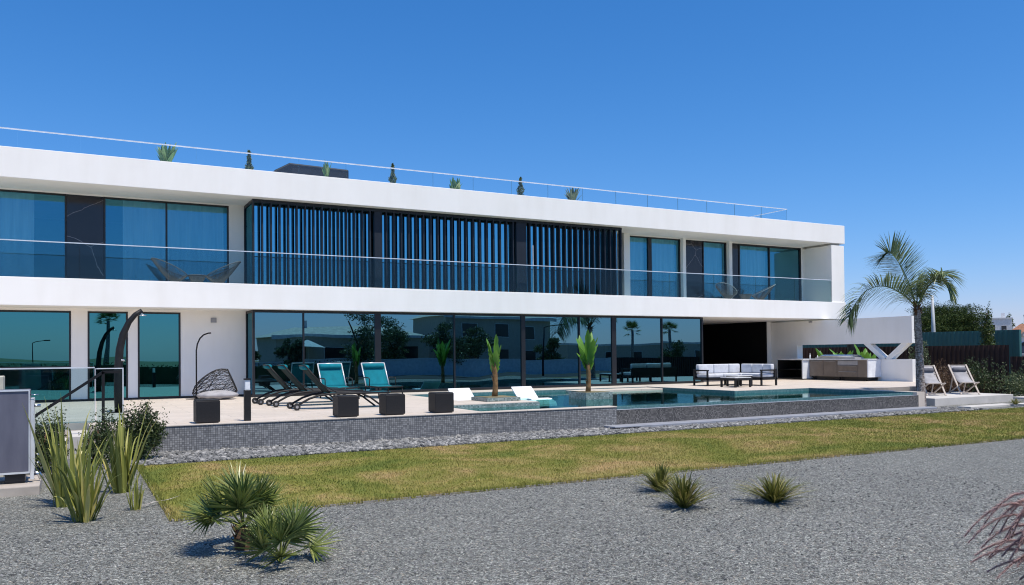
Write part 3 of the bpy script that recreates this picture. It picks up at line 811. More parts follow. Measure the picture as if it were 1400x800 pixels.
def lounge_chair(loc, label, rz=0):
    root = empty('lounge_chair', (0,0,0), label, 'lounge chair', 'turquoise lounge chairs by the glass')
    A = (.0,.33); B = (.40,1.02)     # back: y,z
    f = MB()
    for x in (-.37,.37):
        f.tube([(x,A[0],A[1]),(x,B[0],B[1])], .02, 8)
    f.tube([(-.37,B[0],B[1]),(.37,B[0],B[1])], .02, 8)
    f.build('back_frame', M['rail_metal'], root, smooth=True)
    f = MB()
    for x in (-.37,.37):
        f.tube([(x,.05,.33),(x,-1.05,.33)], .022, 8)
    f.tube([(-.37,-1.05,.33),(.37,-1.05,.33)], .02, 8)
    f.build('frame', M['black_metal'], root, smooth=True)
    for x in (-.37,.37):
        for y, y2 in ((-1.0,-1.05),(.02,.16)):
            l = MB(); l.tube([(x,y,.33),(x,y2,0)], .022, 8); l.build('leg', M['black_metal'], root, smooth=True)
        a = MB(); a.tube([(x*1.12,.14,.58),(x*1.12,-.02,.60),(x*1.12,-.36,.585),(x*1.12,-.40,.55),(x*1.12,-.40,.33)], .016, 8); a.build('armrest', M['black_metal'], root, smooth=True)
    t = np.linspace(0, 1, 10)
    m = MB(); P = np.stack([np.stack([np.full(10, x), -1.03*t, .345-.03*np.sin(t*pi)], -1) for x in np.linspace(-.345,.345,5)], 0); m.grid(P[::-1])
    o = m.build('seat', M['turq'], root, smooth=True); sd = o.modifiers.new('thick', 'SOLIDIFY'); sd.thickness = .012
    m = MB(); P = np.stack([np.stack([np.full(10, x), A[0]+(B[0]-A[0])*t+.02*np.sin(t*pi), A[1]+(B[1]-A[1])*t], -1) for x in np.linspace(-.345,.345,5)], 0); m.grid(P)
    o = m.build('backrest', M['turq'], root, smooth=True); sd = o.modifiers.new('thick', 'SOLIDIFY'); sd.thickness = .012
    p = MB(); p.tube([(-.33,.315,.93),(-.3,.315,.93),(.3,.315,.93),(.33,.315,.93)], [.05,.075,.075,.05], 14); p.build('pillow', M['turq'], root, smooth=True)
    root.location = loc; root.rotation_euler = (0,0,rz)
    return root
lc = lounge_chair((6.95,24.1,0), 'turquoise sling lounge chair with head roll, left of the pair', .06)
dup(lc, (8.25,23.95,0), .04, 'turquoise sling lounge chair with head roll, right of the pair')

# ------------------------------------------------------------------ low black cubes and the bollard on the terrace edge
def cube(loc, label):
    root = empty('cube_seat', (0,0,0), label, 'cube seat', 'black cubes along the terrace edge')
    s = .215
    b = MB(); b.box(-s,s,-s,s,.02,.43); b.build('body', M['wicker'], root, bev=.012)
    l = MB(); l.box(-s+.012,s-.012,-s+.012,s-.012,.432,.442); l.build('lid', M['black_metal'], root, bev=.004)
    f = MB(); f.box(-s+.03,s-.03,-s+.03,s-.03,0,.019); f.build('base', M['frame'], root)
    root.location = loc
    return root
c0 = cube((2.32,16.66,0), 'low black cube seat at the left end of the mosaic wall, near the egg chair')
dup(c0, (5.02,16.58,0), 0, 'low black cube seat in front of the nearest wheeled lounger wheels')
dup(c0, (6.02,16.56,0), .02, 'low black cube seat between two others in the middle of the terrace edge')
dup(c0, (7.14,16.55,0), -.02, 'low black cube seat beside the shallow end of the pool')

b = empty('bollard_lamp', (3.08,16.7,0), 'slim black garden bollard lamp with a clear lit head on the terrace edge', 'bollard lamp')
b['label'] = 'slim black bollard lamp with a clear glass head on the terrace edge'
o_ = b.location
m = MB(); m.box(3.02,3.14,16.64,16.76,0,.60); m.build('post', M['black_metal'], b, bev=.006)
m = MB(); m.box(3.03,3.13,16.65,16.75,.601,.63); m.build('collar', M['rail_metal'], b)
m = MB(); m.box(3.035,3.125,16.655,16.745,.631,.80); m.build('glass_head', M['white_panel'], b)
m = MB(); m.box(3.02,3.14,16.64,16.76,.801,.83); m.box(3.06,3.10,16.68,16.72,.631,.80); m.build('cap', M['black_metal'], b)

# outdoor shower
s = empty('outdoor_shower', (1.02,21.0,0), 'thick curved black outdoor shower column with silver head', 'shower')
m = MB()
ctl = [(1.02,0),(1.0,.5),(1.0,1.0),(1.03,1.45),(1.10,1.80),(1.22,2.08),(1.36,2.26),(1.50,2.36)]
m.tube([(u,21.0,z) for u,z in ctl], [.10,.098,.093,.086,.078,.066,.056,.048], 14); m.build('column', M['black_metal'], s, smooth=True)
m = MB(); m.tube([(1.47,21.0,2.33),(1.505,21.0,2.27)], .018, 8); m.lathe([(.02,0),(.085,-.02),(.09,-.035),(.0,-.04)], (1.51,21.0,2.27)); m.build('shower_head', M['steel'], s, smooth=True)
m = MB(); m.tube([(1.0,20.95,1.2),(1.13,20.93,1.2)], .022, 8); m.tube([(1.09,20.88,1.2),(1.09,20.98,1.2)], .02, 8); m.build('tap', M['steel'], s, smooth=True)
m = MB(); m.lathe([(.2,0),(.2,.015),(.0,.016)], (1.02,21.0,0)); m.build('base_plate', M['black_metal'], s)

# egg chair: stand, wicker shell, cushion
st = MB(); st.tube([(3.36,26.2,0),(3.36,26.2,1.2),(3.36,26.2,1.45),(3.39,26.2,1.65),(3.46,26.2,1.81),(3.56,26.2,1.92),(3.70,26.2,1.975),(3.78,26.2,1.98)], .022, 10)
st.lathe([(.30,0),(.30,.012),(.0,.013)], (3.36,26.2,0))
o = st.build('chair_stand', M['black_metal'], smooth=True); tag(o, 'slim black curved stand of the hanging egg chair against the pale wall', 'stand')
eg = empty('egg_chair', (3.9,25.75,0), 'dark woven egg chair shell set down on the terrace by its stand', 'egg chair')
m = MB()
def egg_pt(a, t):
    # open shell seen from the front: a round the axis, t from rim to crown
    t = -.40 + 1.40*t
    r = .47*np.sqrt(max(0, 1-max(t, 0)**1.7-(min(t, 0)/.62)**2))
    ax = nrm(V(-.90,.1,-.38)); x = nrm(np.cross(ax, V(0,1,0))); y = np.cross(ax, x)
    return V(4.02,25.9,.42) + ax*(.86*t) + (x*cos(a)*1.0 + y*sin(a)*.8)*r
for k in range(16):
    a0 = rng.uniform(0, 2*pi); da = rng.uniform(.8, 2.4)*rng.choice([-1, 1]); t0, t1 = sorted(rng.uniform(-.0, .98, 2)); 
    if t1-t0 < .3: t0, t1 = 0, .95
    m.tube([egg_pt(a0+da*s_, t0+(t1-t0)*s_) for s_ in np.linspace(0, 1, 9)], .0075, 4)
for k in range(19):
    a0 = 2*pi*k/19; m.tube([egg_pt(a0+.5*s_, .98*s_) for s_ in np.linspace(0, 1, 9)], .0065, 4)
    m.tube([egg_pt(a0-.7*s_, .98*s_) for s_ in np.linspace(0, 1, 9)], .0065, 4)
m.build('woven_shell', M['wicker'], eg)
m = MB(); m.tube([egg_pt(a, 0.0) for a in np.linspace(0, 2*pi, 30)], .016, 6); m.tube([egg_pt(pi*1.02, t) for t in np.linspace(0, .99, 9)], .013, 6); m.tube([egg_pt(0, t) for t in np.linspace(0, .99, 9)], .013, 6); m.build('rim', M['black_metal'], eg, smooth=True)
m = MB()
nu, nv = 26, 14
P = np.empty((nu, nv, 3))
for i in range(nu):
    for j in range(nv):
        a = 2*pi*i/(nu-1); p = -pi/2 + pi*j/(nv-1)
        rr = 1 + .08*sin(5*a)*cos(p) + .05*sin(9*a+2)
        P[i, j] = (3.86+.56*cos(a)*cos(p)*rr, 25.45+.34*sin(a)*cos(p)*rr, .13+.12*sin(p)*(1+.25*sin(7*a)))
m.grid(P); o = m.build('seat_cushion', M['sling_grey'], smooth=True); tag(o, 'crumpled grey cushion lying at the foot of the egg chair', 'cushion')

# ------------------------------------------------------------------ string chairs and tables on the balcony
def string_chair(loc, rz, mat, rimmat, label):
    root = empty('string_chair', (0,0,0), label, 'string chair', 'string chairs on the balcony')
    n = 40; rim = []; hub = []
    for i in range(n):
        a = 2*pi*i/n
        r = .44
        x = r*cos(a); y = r*sin(a)*.95
        z = .42 + .26*(1-cos(a))*.5*1.9        # back (a=pi) high, front low
        rim.append(V(x - .16*(1-cos(a))*.5, y, z)); hub.append(V(.04+.10*cos(a), .10*sin(a), .24))
    f = MB(); f.tube(rim + [rim[0]], .013, 6); f.tube(hub + [hub[0]], .010, 6); f.build('rim', rimmat, root, smooth=True)
    s = MB()
    for i in range(n):
        for q in (0, .5):
            p0 = rim[i] + (rim[(i+1) % n]-rim[i])*q; p1 = hub[i] + (hub[(i+1) % n]-hub[i])*q
            s.tube([p0, p0*.5+p1*.5+V(0,0,-.03), p1], .0065, 4, caps=False)
    s.build('string_seat', mat, root)
    for (x, y) in ((.26,.26),(.26,-.26),(-.24,.24),(-.24,-.24)):
        l = MB(); l.tube([(x*.55,y*.55,.27),(x*1.1,y*1.1,0)], .011, 6); l.build('leg', M['black_metal'], root)
    root.location = loc; root.rotation_euler = (0,0,rz)
    return root
BF = 3.302
sc = string_chair((2.75,26.75,BF), .25, M['cord'], M['cord'], 'grey string chair at the left of the left balcony table')
dup(sc, (4.15,26.75,BF), pi-.35, 'grey string chair at the right of the left balcony table')
sc2 = string_chair((25.0,26.8,BF), .3, M['cord'], M['cord_pale'], 'pale rimmed string chair at the left of the right balcony table')
dup(sc2, (26.9,26.7,BF), pi-.5, 'pale rimmed string chair at the right of the right balcony table')
def side_table(loc, label):
    root = empty('string_table', (0,0,0), label, 'side table', 'side tables on the balcony')
    t = MB(); t.lathe([(.0,.44),(.27,.44),(.275,.45),(.27,.46),(.0,.461)], n=24); t.build('tabletop', M['cord'], root, smooth=False)
    b = MB(); b.lathe([(.26,.43),(.20,.30),(.14,.20),(.13,.19)], n=20); b.build('string_base', M['cord'], root)
    for k in range(3):
        a = k*2.094+.4; l = MB(); l.tube([(.14*cos(a),.14*sin(a),.2),(.2*cos(a),.2*sin(a),0)], .011, 6); l.build('leg', M['black_metal'], root)
    root.location = loc
    return root
st = side_table((3.45,26.7,BF), 'small round string table between the two grey string chairs')
dup(st, (25.95,26.7,BF), 0, 'small round string table between the two pale rimmed string chairs')

# ------------------------------------------------------------------ corner sofa and low tables
sofa = empty('corner_sofa', (22.2,23.6,0), 'dark framed corner sofa with pale grey cushions on the pool terrace', 'sofa')
f = MB()
def leg(x, y, z=.3): f.box(x-.03,x+.03,y-.03,y+.03,0,z)
for x in (20.83,22.37,23.17): leg(x,24.17)
for x in (20.83,22.37): leg(x,23.43)
leg(22.43,22.33); leg(23.17,22.33)
f.box(20.80,23.2,23.4,24.2,.22,.30); f.box(22.4,23.2,22.3,23.4,.22,.30)
f.box(20.80,23.2,24.15,24.2,.30,.62); f.box(23.15,23.2,22.3,24.15,.30,.62)
f.build('frame', M['black_metal'], sofa, bev=.004)
for (x0,x1,y0,y1) in ((20.80,20.85,23.4,24.14),(22.4,23.14,22.3,22.35)):
    a = MB()
    if x1-x0 < .1:
        a.box(x0,x1,y0,y0+.06,.30,.55); a.box(x0,x1,y1-.06,y1,.30,.55); a.box(x0-.005,x1+.03,y0,y1,.55,.60)
    else:
        a.box(x0,x0+.06,y0,y1,.30,.55); a.box(x1-.06,x1,y0,y1,.30,.55); a.box(x0,x1,y0-.005,y1+.03,.55,.60)
    a.build('armrest', M['black_metal'], sofa, bev=.004)
def cushion(x0, x1, y0, y1, z0, z1, name, parent, mat='cushion', bev=.045):
    m = MB(); m.box(x0,x1,y0,y1,z0,z1); return m.build(name, M[mat], parent, smooth=True, bev=bev, seg=4)
for a, b_ in ((20.87,21.62),(21.63,22.38)): cushion(a,b_,23.42,24.1,.305,.45,'seat_cushion',sofa)
cushion(22.4,23.12,23.35,24.1,.305,.45,'seat_cushion',sofa); cushion(22.42,23.12,22.37,23.33,.305,.45,'seat_cushion',sofa)
for a, b_ in ((20.86,21.6),(21.62,22.36),(22.38,22.94)): cushion(a,b_,23.94,24.13,.455,.80,'back_cushion',sofa)
for a, b_ in ((23.36,23.92),(22.8,23.34),(22.36,22.78)): cushion(22.95,23.13,a,b_,.455,.80,'back_cushion',sofa)
def low_table(loc, sx, sy, h, label):
    root = empty('low_table', (0,0,0), label, 'low table', 'low tables by the corner sofa')
    t = MB(); t.box(-sx,sx,-sy,sy,h-.03,h); t.build('tabletop', M['counter'], root, bev=.006)
    f = MB(); f.box(-sx,sx,-sy,-sy+.05,h-.10,h-.031); f.box(-sx,sx,sy-.05,sy,h-.10,h-.031); f.box(-sx,-sx+.05,-sy+.05,sy-.05,h-.10,h-.031); f.box(sx-.05,sx,-sy+.05,sy-.05,h-.10,h-.031); f.build('frame', M['black_metal'], root)
    for x in (-sx+.03,sx-.03):
        for y in (-sy+.03,sy-.03):
            l = MB(); l.box(x-.03,x+.03,y-.03,y+.03,0,h-.101); l.build('leg', M['black_metal'], root)
    root.location = loc
    return root
low_table((21.05,22.2,0), .38, .38, .36, 'low dark framed table in front of the sofa, the nearer of two')
low_table((21.75,22.75,0), .36, .30, .40, 'low dark framed table close to the sofa seat, the farther of two')

# ------------------------------------------------------------------ outdoor kitchen
k = empty('outdoor_kitchen', (29.3,25,0), 'long outdoor kitchen counter with taupe fronts and open dark shelves', 'kitchen counter')
m = MB(); m.box(28.9,29.69,22.9,25.88,.16,.87); m.build('cabinet', M['taupe'], k, bev=.004)
m = MB(); m.box(28.9,29.69,22.84,22.897,.16,.87); m.build('end_panel', M['white_panel'], k)
m = MB(); m.box(28.5,29.69,25.9,25.95,.05,.87); m.build('end_panel', M['white_panel'], k)
m = MB(); m.box(28.5,29.69,25.951,26.0,.05,.87); m.box(28.5,29.69,27.3,27.35,.05,.87); m.box(29.6,29.69,26.0,27.3,.05,.87); m.box(28.5,29.6,26.0,27.3,.05,.10); m.box(28.5,29.6,26.0,27.3,.44,.47); m.build('open_shelf', M['black_metal'], k)
m = MB(); m.box(28.86,29.695,22.82,25.85,.871,.92); m.box(28.46,29.695,25.851,27.38,.871,.92); m.build('countertop', M['counter'], k, bev=.006)
for v0, v1, z0, z1 in ((23.35,24.35,.67,.85),(23.35,24.35,.42,.65),(23.35,24.35,.19,.40),(24.4,25.1,.19,.85),(25.13,25.85,.19,.85)):
    m = MB(); m.box(28.885,28.899,v0,v1,z0,z1); d = m.build('drawer' if v1-v0 > .9 else 'door', M['dull_steel'] if z0 > .6 else M['taupe'], k)
    h = MB(); h.box(28.86,28.884,v0+.06,v1-.06,z1-.035,z1-.015); h.build('handle', M['dull_steel'], d)
for v in (22.95,24.3,25.7):
    m = MB(); m.box(28.93,28.98,v-.025,v+.025,0,.159); m.build('leg', M['black_metal'], k)
m = MB(); m.box(29.05,29.68,23.0,25.8,.02,.155); m.build('plinth', M['frame'], k)
gr = empty('grill', (29.3,24.7,.92), 'low steel gas grill with a flat lid set on the outdoor kitchen top', 'grill')
m = MB(); m.box(29.05,29.6,23.6,25.7,.921,.98); m.build('body', M['dull_steel'], gr, bev=.01)
m = MB(); m.extr_y([(29.05,.982),(29.6,.982),(29.6,1.04),(29.35,1.10),(29.12,1.05)], 23.7, 25.5); m.build('lid', M['steel'], gr, bev=.01)
for v, h, lab in ((26.2,.24,'tall white bottle on the kitchen top left of the grill'),(25.78,.16,'short white bottle on the kitchen top at the grill')):
    m = MB(); m.lathe([(.03,0),(.032,h*.65),(.012,h*.8),(.012,h),(0,h+.001)], (29.3,v,.9205)); o = m.build('bottle', M['white_plastic'], smooth=True); tag(o, lab, 'bottle', 'bottles on the outdoor kitchen')

# ------------------------------------------------------------------ folding deck chairs on the platform
def deck_chair(loc, rz, label):
    root = empty('deck_chair', (0,0,0), label, 'deck chair', 'deck chairs on the platform')
    f = MB()
    for x in (-.29,.29):
        f.bar((x,.50,1.0), (x,-.52,.0), .05, .035)
        f.bar((x*.88,.55,.0), (x*.88,-.55,.42), .045, .03)
        f.bar((x*.8,.58,.02),(x*.8,.22,.72), .035, .025)
    for y, z in ((.49,.98),(-.54,.41),(-.46,.06),(.52,.04)): f.tube([(-.29,y,z),(.29,y,z)], .018, 8)
    f.build('frame', M['teak'], root)
    t = np.linspace(0, 1, 14); y = .48-1.02*t; z = .97 + (.40-.97)*t - .20*np.sin(t*pi)**1.1
    m = MB(); P = np.stack([np.stack([np.full(14, x), y, z], -1) for x in np.linspace(-.24,.24,4)], 0); m.grid(P)
    o = m.build('sling', M['sling_grey'], root, smooth=True); sd = o.modifiers.new('thick', 'SOLIDIFY'); sd.thickness = .01
    p = MB(); p.tube([(-.22,.335,.83),(-.19,.335,.83),(.19,.335,.83),(.22,.335,.83)], [.06,.085,.085,.06], 12); p.build('pillow', M['pillow_grey'], root, smooth=True)
    root.location = loc; root.rotation_euler = (0,0,rz)
    return root
dc = deck_chair((25.85,17.95,-.27), -.62, 'folding wooden deck chair with grey sling nearest the white wall end')
dup(dc, (27.35,17.75,-.27), -.60, 'folding wooden deck chair with grey sling, the right one before the rust coloured bush')

# ------------------------------------------------------------------ heat pump cabinet at the left
hp = empty('heat_pump', (-1.0,13,-.52), 'dark panelled heat pump cabinet with pale side frame on a concrete plinth', 'heat pump')
m = MB(); m.box(-1.75,-.465,12.75,13.25,-.25,.84); m.build('cabinet', M['pump_panel'], hp, bev=.012)
m = MB(); m.box(-1.75,-.462,12.735,12.748,-.27,-.245); m.box(-1.75,-.462,12.735,12.748,.825,.845); m.box(-.476,-.462,12.735,12.748,-.245,.825); m.build('trim', M['rail_metal'], hp)
m = MB(); m.box(-.46,-.415,12.78,12.84,-.36,.72); m.box(-.46,-.415,13.16,13.22,-.36,.72); m.box(-.46,-.42,12.84,13.16,.66,.72); m.build('side_frame', M['rail_metal'], hp, bev=.006)
m = MB()
for z in (-.16,-.05,.10): m.tube([(-.40,13.0,z),(-.36,13.0,z)], .012, 6)
m.tube([(-.45,12.9,-.28),(-.36,12.9,-.30),(-.33,12.9,-.37)], .03, 10); m.tube([(-.46,12.95,.62),(-.34,12.95,.62)], .018, 8); m.tube([(-.46,12.76,.775),(-.36,12.76,.775)], .008, 6); m.build('pipe', M['steel'], hp, smooth=True)
for a, b_ in ((-1.6,-1.4),(-.75,-.52)):
    m = MB(); m.box(a,b_,12.8,13.2,-.395,-.252); m.build('foot', M['frame'], hp)
m = MB(); m.box(-2.2,-.34,12.45,13.6,-.56,-.40); o = m.build('plinth', M['concrete'], bev=.015); tag(o, 'pale concrete plinth carrying the heat pump cabinet', 'plinth')
m = MB(); m.box(-1.6,-.87,14.5,14.9,-.55,1.0); o = m.build('equipment_box', M['beige_metal'], bev=.015); tag(o, 'beige equipment box standing behind the heat pump cabinet', 'equipment box')
h = MB(); h.box(-1.55,-.92,14.485,14.498,.70,.92); h.build('panel', M['slab_grey'], o)

# ------------------------------------------------------------------ plants
def phormium(loc, n, h, label, wid=.028, spread=.62, group=None):
    m = MB(); L = V(*loc)
    for i in range(n):
        a = rng.uniform(0, 2*pi); d = V(cos(a), sin(a), 0); sd = V(-d[1], d[0], 0)
        base = L + d*rng.uniform(.0, .12)*(h) + V(0,0,-.01)
        ln = h*rng.uniform(.5, 1.08); lean = spread*rng.uniform(.05, 1.0)**1.2*(1.25-ln/h*.55)
        t = np.linspace(0, 1, 9); droop = rng.uniform(0, .25) if rng.random() < .7 else rng.uniform(.3, .7)
        path = base[None] + d[None]*(ln*lean*(t+.6*droop*t**3))[:, None] + V(0,0,1)[None]*(ln*(t*sqrt(max(.1, 1-lean**2*.6)) - droop*.55*t**4))[:, None]
        path += sd[None]*(rng.uniform(-.08, .08)*t**2*ln)[:, None]
        w = wid*rng.uniform(.7, 1.2)*np.clip(np.minimum(.6+1.0*t, (1-t)*1.45+.015), .02, 1)
        m.strip(path, w, sd + rng.normal(size=3)*.35*V(1,1,0), .45)
    o = m.build('phormium', M['phormium'], origin=loc); return tag(o, label, 'phormium', group)
phormium((.16,10.15,-.52), 54, .95, 'large sword leaved phormium at the front of the clump by the heat pump', group='phormium plants')
phormium((-.02,11.35,-.52), 58, 1.34, 'tallest sword leaved phormium in the middle of the clump by the heat pump', .029, .54, group='phormium plants')
phormium((.62,12.1,-.52), 44, 1.22, 'sword leaved phormium at the back right of the clump before the round shrub', .028, .50, group='phormium plants')
phormium((.68,10.58,-.52), 26, .52, 'small young phormium alone at the corner of the lawn', .013, .35, group='phormium plants')

def fan_leaf(m, base, tip, nrm_hint, R, nseg=24, arc=3.5):
    base = V(*base); tip = V(*tip); ax = nrm(tip-base)
    n = nrm(nrm_hint - ax*np.dot(nrm_hint, ax)); s = np.cross(n, ax)
    m.tube([base, base*.5+tip*.5+V(0,0,.02), tip], [.009,.007,.005], 5)
    for i in range(nseg):
        a = -arc/2 + arc*i/(nseg-1)
        d = nrm(ax*cos(a) + s*sin(a) + n*.10*rng.uniform(-1, 1) + n*.18*cos(a*2))
        ln = R*(.72+.28*cos(a*.8))*rng.uniform(.9, 1.08)
        t = np.linspace(0, 1, 6)
        path = tip[None] + d[None]*(ln*t)[:, None] - V(0,0,1)[None]*(ln*.07*rng.uniform(.2, 1.8)*t**3)[:, None]
        w = R*.036*np.array([.45,.9,1,.8,.45,.04])
        m.strip(path, w, np.cross(n, d), .55)
def fan_palm(loc, nl, R, pet, stem, label, up=.75):
    root = empty('fan_palm', loc, label, 'fan palm', 'small fan palms in the gravel'); L = V(*loc)
    if stem:
        s = MB(); s.tube([L+V(0,0,-.02), L+V(0,0,stem*.5), L+V(0,0,stem)], [.075,.085,.05], 10)
        for i in range(40):
            a = rng.uniform(0, 2*pi); z = stem*rng.uniform(.1, 1); d = V(cos(a), sin(a), 0)
            s.strip([L+d*.07+V(0,0,z-.03), L+d*.10+V(0,0,z+.02), L+d*.115+V(0,0,z+.06)], [.02,.016,.003], V(-d[1], d[0], 0), -.3)
        s.build('trunk', M['bark'], root)
    m = MB()
    for i in range(nl):
        a = i*2.399 + rng.uniform(-.3, .3); el = radians(rng.uniform(8, 80))*up + .15
        d = V(cos(a)*cos(el), sin(a)*cos(el), sin(el)); b0 = L + V(0,0,stem)
        tip = b0 + d*pet*rng.uniform(.7, 1.15)
        fan_leaf(m, b0, tip, V(-d[0]*.5, -d[1]*.5, 1) + rng.normal(size=3)*.35, R*rng.uniform(.8, 1.1))
    m.build('crown', M['fanpalm'], root)
    return root
fan_palm((1.42,7.92,-.52), 19, .33, .31, .20, 'broader fan palm with a short brown trunk standing in the gravel')
fan_palm((1.60,7.22,-.52), 14, .30, .27, .0, 'stemless fan palm with upright leaves just in front of the broader one', 1.05)

def tussock(loc, n, r, h, label, name='tussock', cat='grass clump', group='strappy clumps in the gravel', mat='tussock', wid=.0085):
    m = MB(); L = V(*loc)
    for i in range(n):
        a = rng.uniform(0, 2*pi); d = V(cos(a), sin(a), 0); sd = V(-d[1], d[0], 0)
        rr = r*rng.uniform(.1, 1.15); hh = h*rng.uniform(.45, 1.1)*(1.1-.45*rr/r)
        t = np.linspace(0, 1, 7)
        path = L[None] + d[None]*(.05*rng.uniform(0, 1) + rr*t**1.08)[:, None] + V(0,0,1)[None]*(hh*(1.35*t-.45*t**3))[:, None] + sd[None]*(rng.uniform(-.06, .06)*t**2)[:, None]
        m.strip(path, wid*rng.uniform(.7, 1.3)*np.array([.7,1,1,.9,.7,.45,.05]), sd, .35)
    o = m.build(name, M[mat], origin=loc); return tag(o, label, cat, group)
tussock((6.69,8.45,-.52), 170, .38, .40, 'strappy grass clump by the lawn edging, left and behind its neighbour')
tussock((6.22,7.42,-.52), 210, .40, .46, 'strappy grass clump just in front of the one at the lawn edging')
tussock((7.33,7.12,-.52), 210, .46, .38, 'strappy grass clump alone in the gravel at the right')
tussock((26.0,15.2,-.46), 60, .28, .22, 'tiny green tuft growing by the stepping slabs', name='small_plant', cat='plant', group=None)

def leafy(name, loc, blobs, n, size, mat, label, cat, group=None, stem=None, aspect=.5, shoots=0, up=0):
    """a shrub or tree: leaf faces spread through uneven clumps, with wood inside"""
    root = empty(name, loc, label, cat, group); L = V(*loc)
    m = MB(); tot = sum(b[3]*b[4]*b[5] for b in blobs)**1
    for b in blobs:
        c = L + V(*b[:3]); k = max(20, int(n*b[3]*b[4]*b[5]/tot))
        d = rng.normal(size=(k, 3)); d /= np.linalg.norm(d, axis=1, keepdims=True)
        r = rng.uniform(0, 1, k)**.42
        lump = 1 + .22*np.sin(d[:, 0]*7+b[0]*9)*np.sin(d[:, 1]*6+b[1]*5) + .18*np.sin(d[:, 2]*9+b[2]*7)
        m.leaves(c + d*(r*lump)[:, None]*np.array(b[3:6]), size, aspect, up)
    for i in range(shoots):
        b = blobs[i % len(blobs)]; a = rng.uniform(0, 2*pi); rr = rng.uniform(.2, .9)
        p = L + V(b[0]+b[3]*rr*cos(a), b[1]+b[4]*rr*sin(a), b[2]+b[5]*.5); hh = b[5]*rng.uniform(.6, 1.25)
        t = rng.uniform(0, 1, 26)
        m.leaves(p + np.c_[rng.normal(size=26)*.035, rng.normal(size=26)*.035, t*hh], size*.9, aspect, .6)
    m.build('crown', M[mat], root)
    if stem:
        s = MB()
        for (p0, p1, r0, r1) in stem:
            p0 = L+V(*p0); p1 = L+V(*p1); mid = (p0+p1)/2 + rng.normal(size=3)*.04*np.linalg.norm(p1-p0)
            s.tube([p0, mid, p1], [r0, (r0+r1)/2, r1], 8)
        s.build('trunk', M['bark'], root, smooth=True)
    return root
stm = [((0,0,-.02),(.1,.05,.5),.02,.01),((0,0,-.02),(-.15,.03,.45),.02,.01),((0,0,-.02),(.0,-.1,.6),.018,.008)]
G1 = 'shrubs along the mosaic wall'
leafy('shrub', (1.08,15.45,-.52), [(0,0,.35,.33,.3,.32),(-.18,.05,.55,.2,.2,.3),(.22,.0,.5,.2,.2,.26),(.05,-.05,.7,.2,.2,.24)], 6500, .050, 'shrub', 'dark green bushy shrub at the left end of the mosaic wall', 'shrub', G1, stm, .45, 26, .3)
leafy('shrub', (.42,15.2,-.52), [(0,0,.3,.3,.3,.3),(.1,.1,.55,.22,.2,.25)], 3200, .05, 'shrub', 'smaller green shrub half hidden behind the phormium clump', 'shrub', G1, stm, .45, 12, .3)
leafy('shrub', (-.32,14.9,-.52), [(0,0,.3,.32,.3,.3),(-.1,.1,.5,.28,.2,.3),(.15,.0,.55,.15,.15,.3)], 4600, .05, 'shrub', 'green shrub between the heat pump cabinet and the phormium clump', 'shrub', G1, stm, .45, 14, .3)

m = MB(); m.strip([(.72,10.62,-.49),(.88,10.75,-.47),(1.06,10.93,-.485),(1.22,11.06,-.47)], [.004,.011,.010,.002], (-.6,.8,0), .3)
o = m.build('dry_leaf', M['teak']); tag(o, 'pale dry sword leaf lying across the corner of the lawn edging', 'dry leaf')
# fountain grass with reddish plumes at the lower right
fg = empty('fountain_grass', (6.02,3.02,-.52), 'reddish fountain grass with arching fuzzy plumes at the lower right', 'fountain grass')
L = V(6.02,3.02,-.52); m = MB(); st_ = MB()
CR = V(.88,-.474,0); CFW = V(.474,.88,0)
for i in range(250):
    a = rng.uniform(0, 2*pi); d = CR*(-.75 if i % 3 else .4)*rng.uniform(.4, 1.25) + CFW*rng.uniform(-.8, .8)
    H = rng.uniform(.35, 1.12); out = rng.uniform(.25, .80)
    t = np.linspace(0, 1, 16)
    p = L[None] + (d*out)[None]*(t**1.25)[:, None] + V(0,0,1)[None]*(H*(2.1*t-1.62*t**2.3))[:, None]
    st_.tube(p[:11], .003, 4, caps=False)
    q = p[7:]; k = 750; u = rng.uniform(0, 1, k)*(len(q)-1.001); ii = u.astype(int); fr = (u-ii)[:, None]
    c = q[ii]*(1-fr)+q[ii+1]*fr; tg = q[ii+1]-q[ii]; tg /= np.linalg.norm(tg, axis=1, keepdims=True)
    rd = rng.normal(size=(k, 3)); rd -= tg*(rd*tg).sum(1, keepdims=True); rd /= np.linalg.norm(rd, axis=1, keepdims=True)
    prof = (.55+.45*np.sin(np.clip(u/(len(q)-1), 0, 1)*pi*.9+.25))[:, None]
    tip = c + (rd*.026+tg*.032)*prof*rng.uniform(.6, 1.2, (k, 1)); sd = np.cross(rd, tg)*.0019
    v = np.empty((k*3, 3)); v[0::3] = c-sd; v[1::3] = c+sd; v[2::3] = tip
    m.add(v, np.arange(k*3).reshape(k, 3))
    st_.tube(q, .0028, 4, caps=False)
m.build('plume', M['plume'], fg); st_.build('stem', M['rust'], fg)
lv = MB()
for i in range(160):
    a = rng.uniform(0, 2*pi); d = V(cos(a), sin(a), 0); t = np.linspace(0, 1, 8); ln = rng.uniform(.35, .8); h_ = rng.uniform(.2, .6)
    p = L[None] + d[None]*(ln*t**1.3)[:, None] + V(0,0,1)[None]*(h_*(1.7*t-1.5*t**2.4))[:, None]
    lv.strip(p, .004*np.array([.7,1,1,1,.9,.7,.4,.05]), V(-d[1], d[0], 0), .3)
lv.build('foliage', M['rust'], fg)

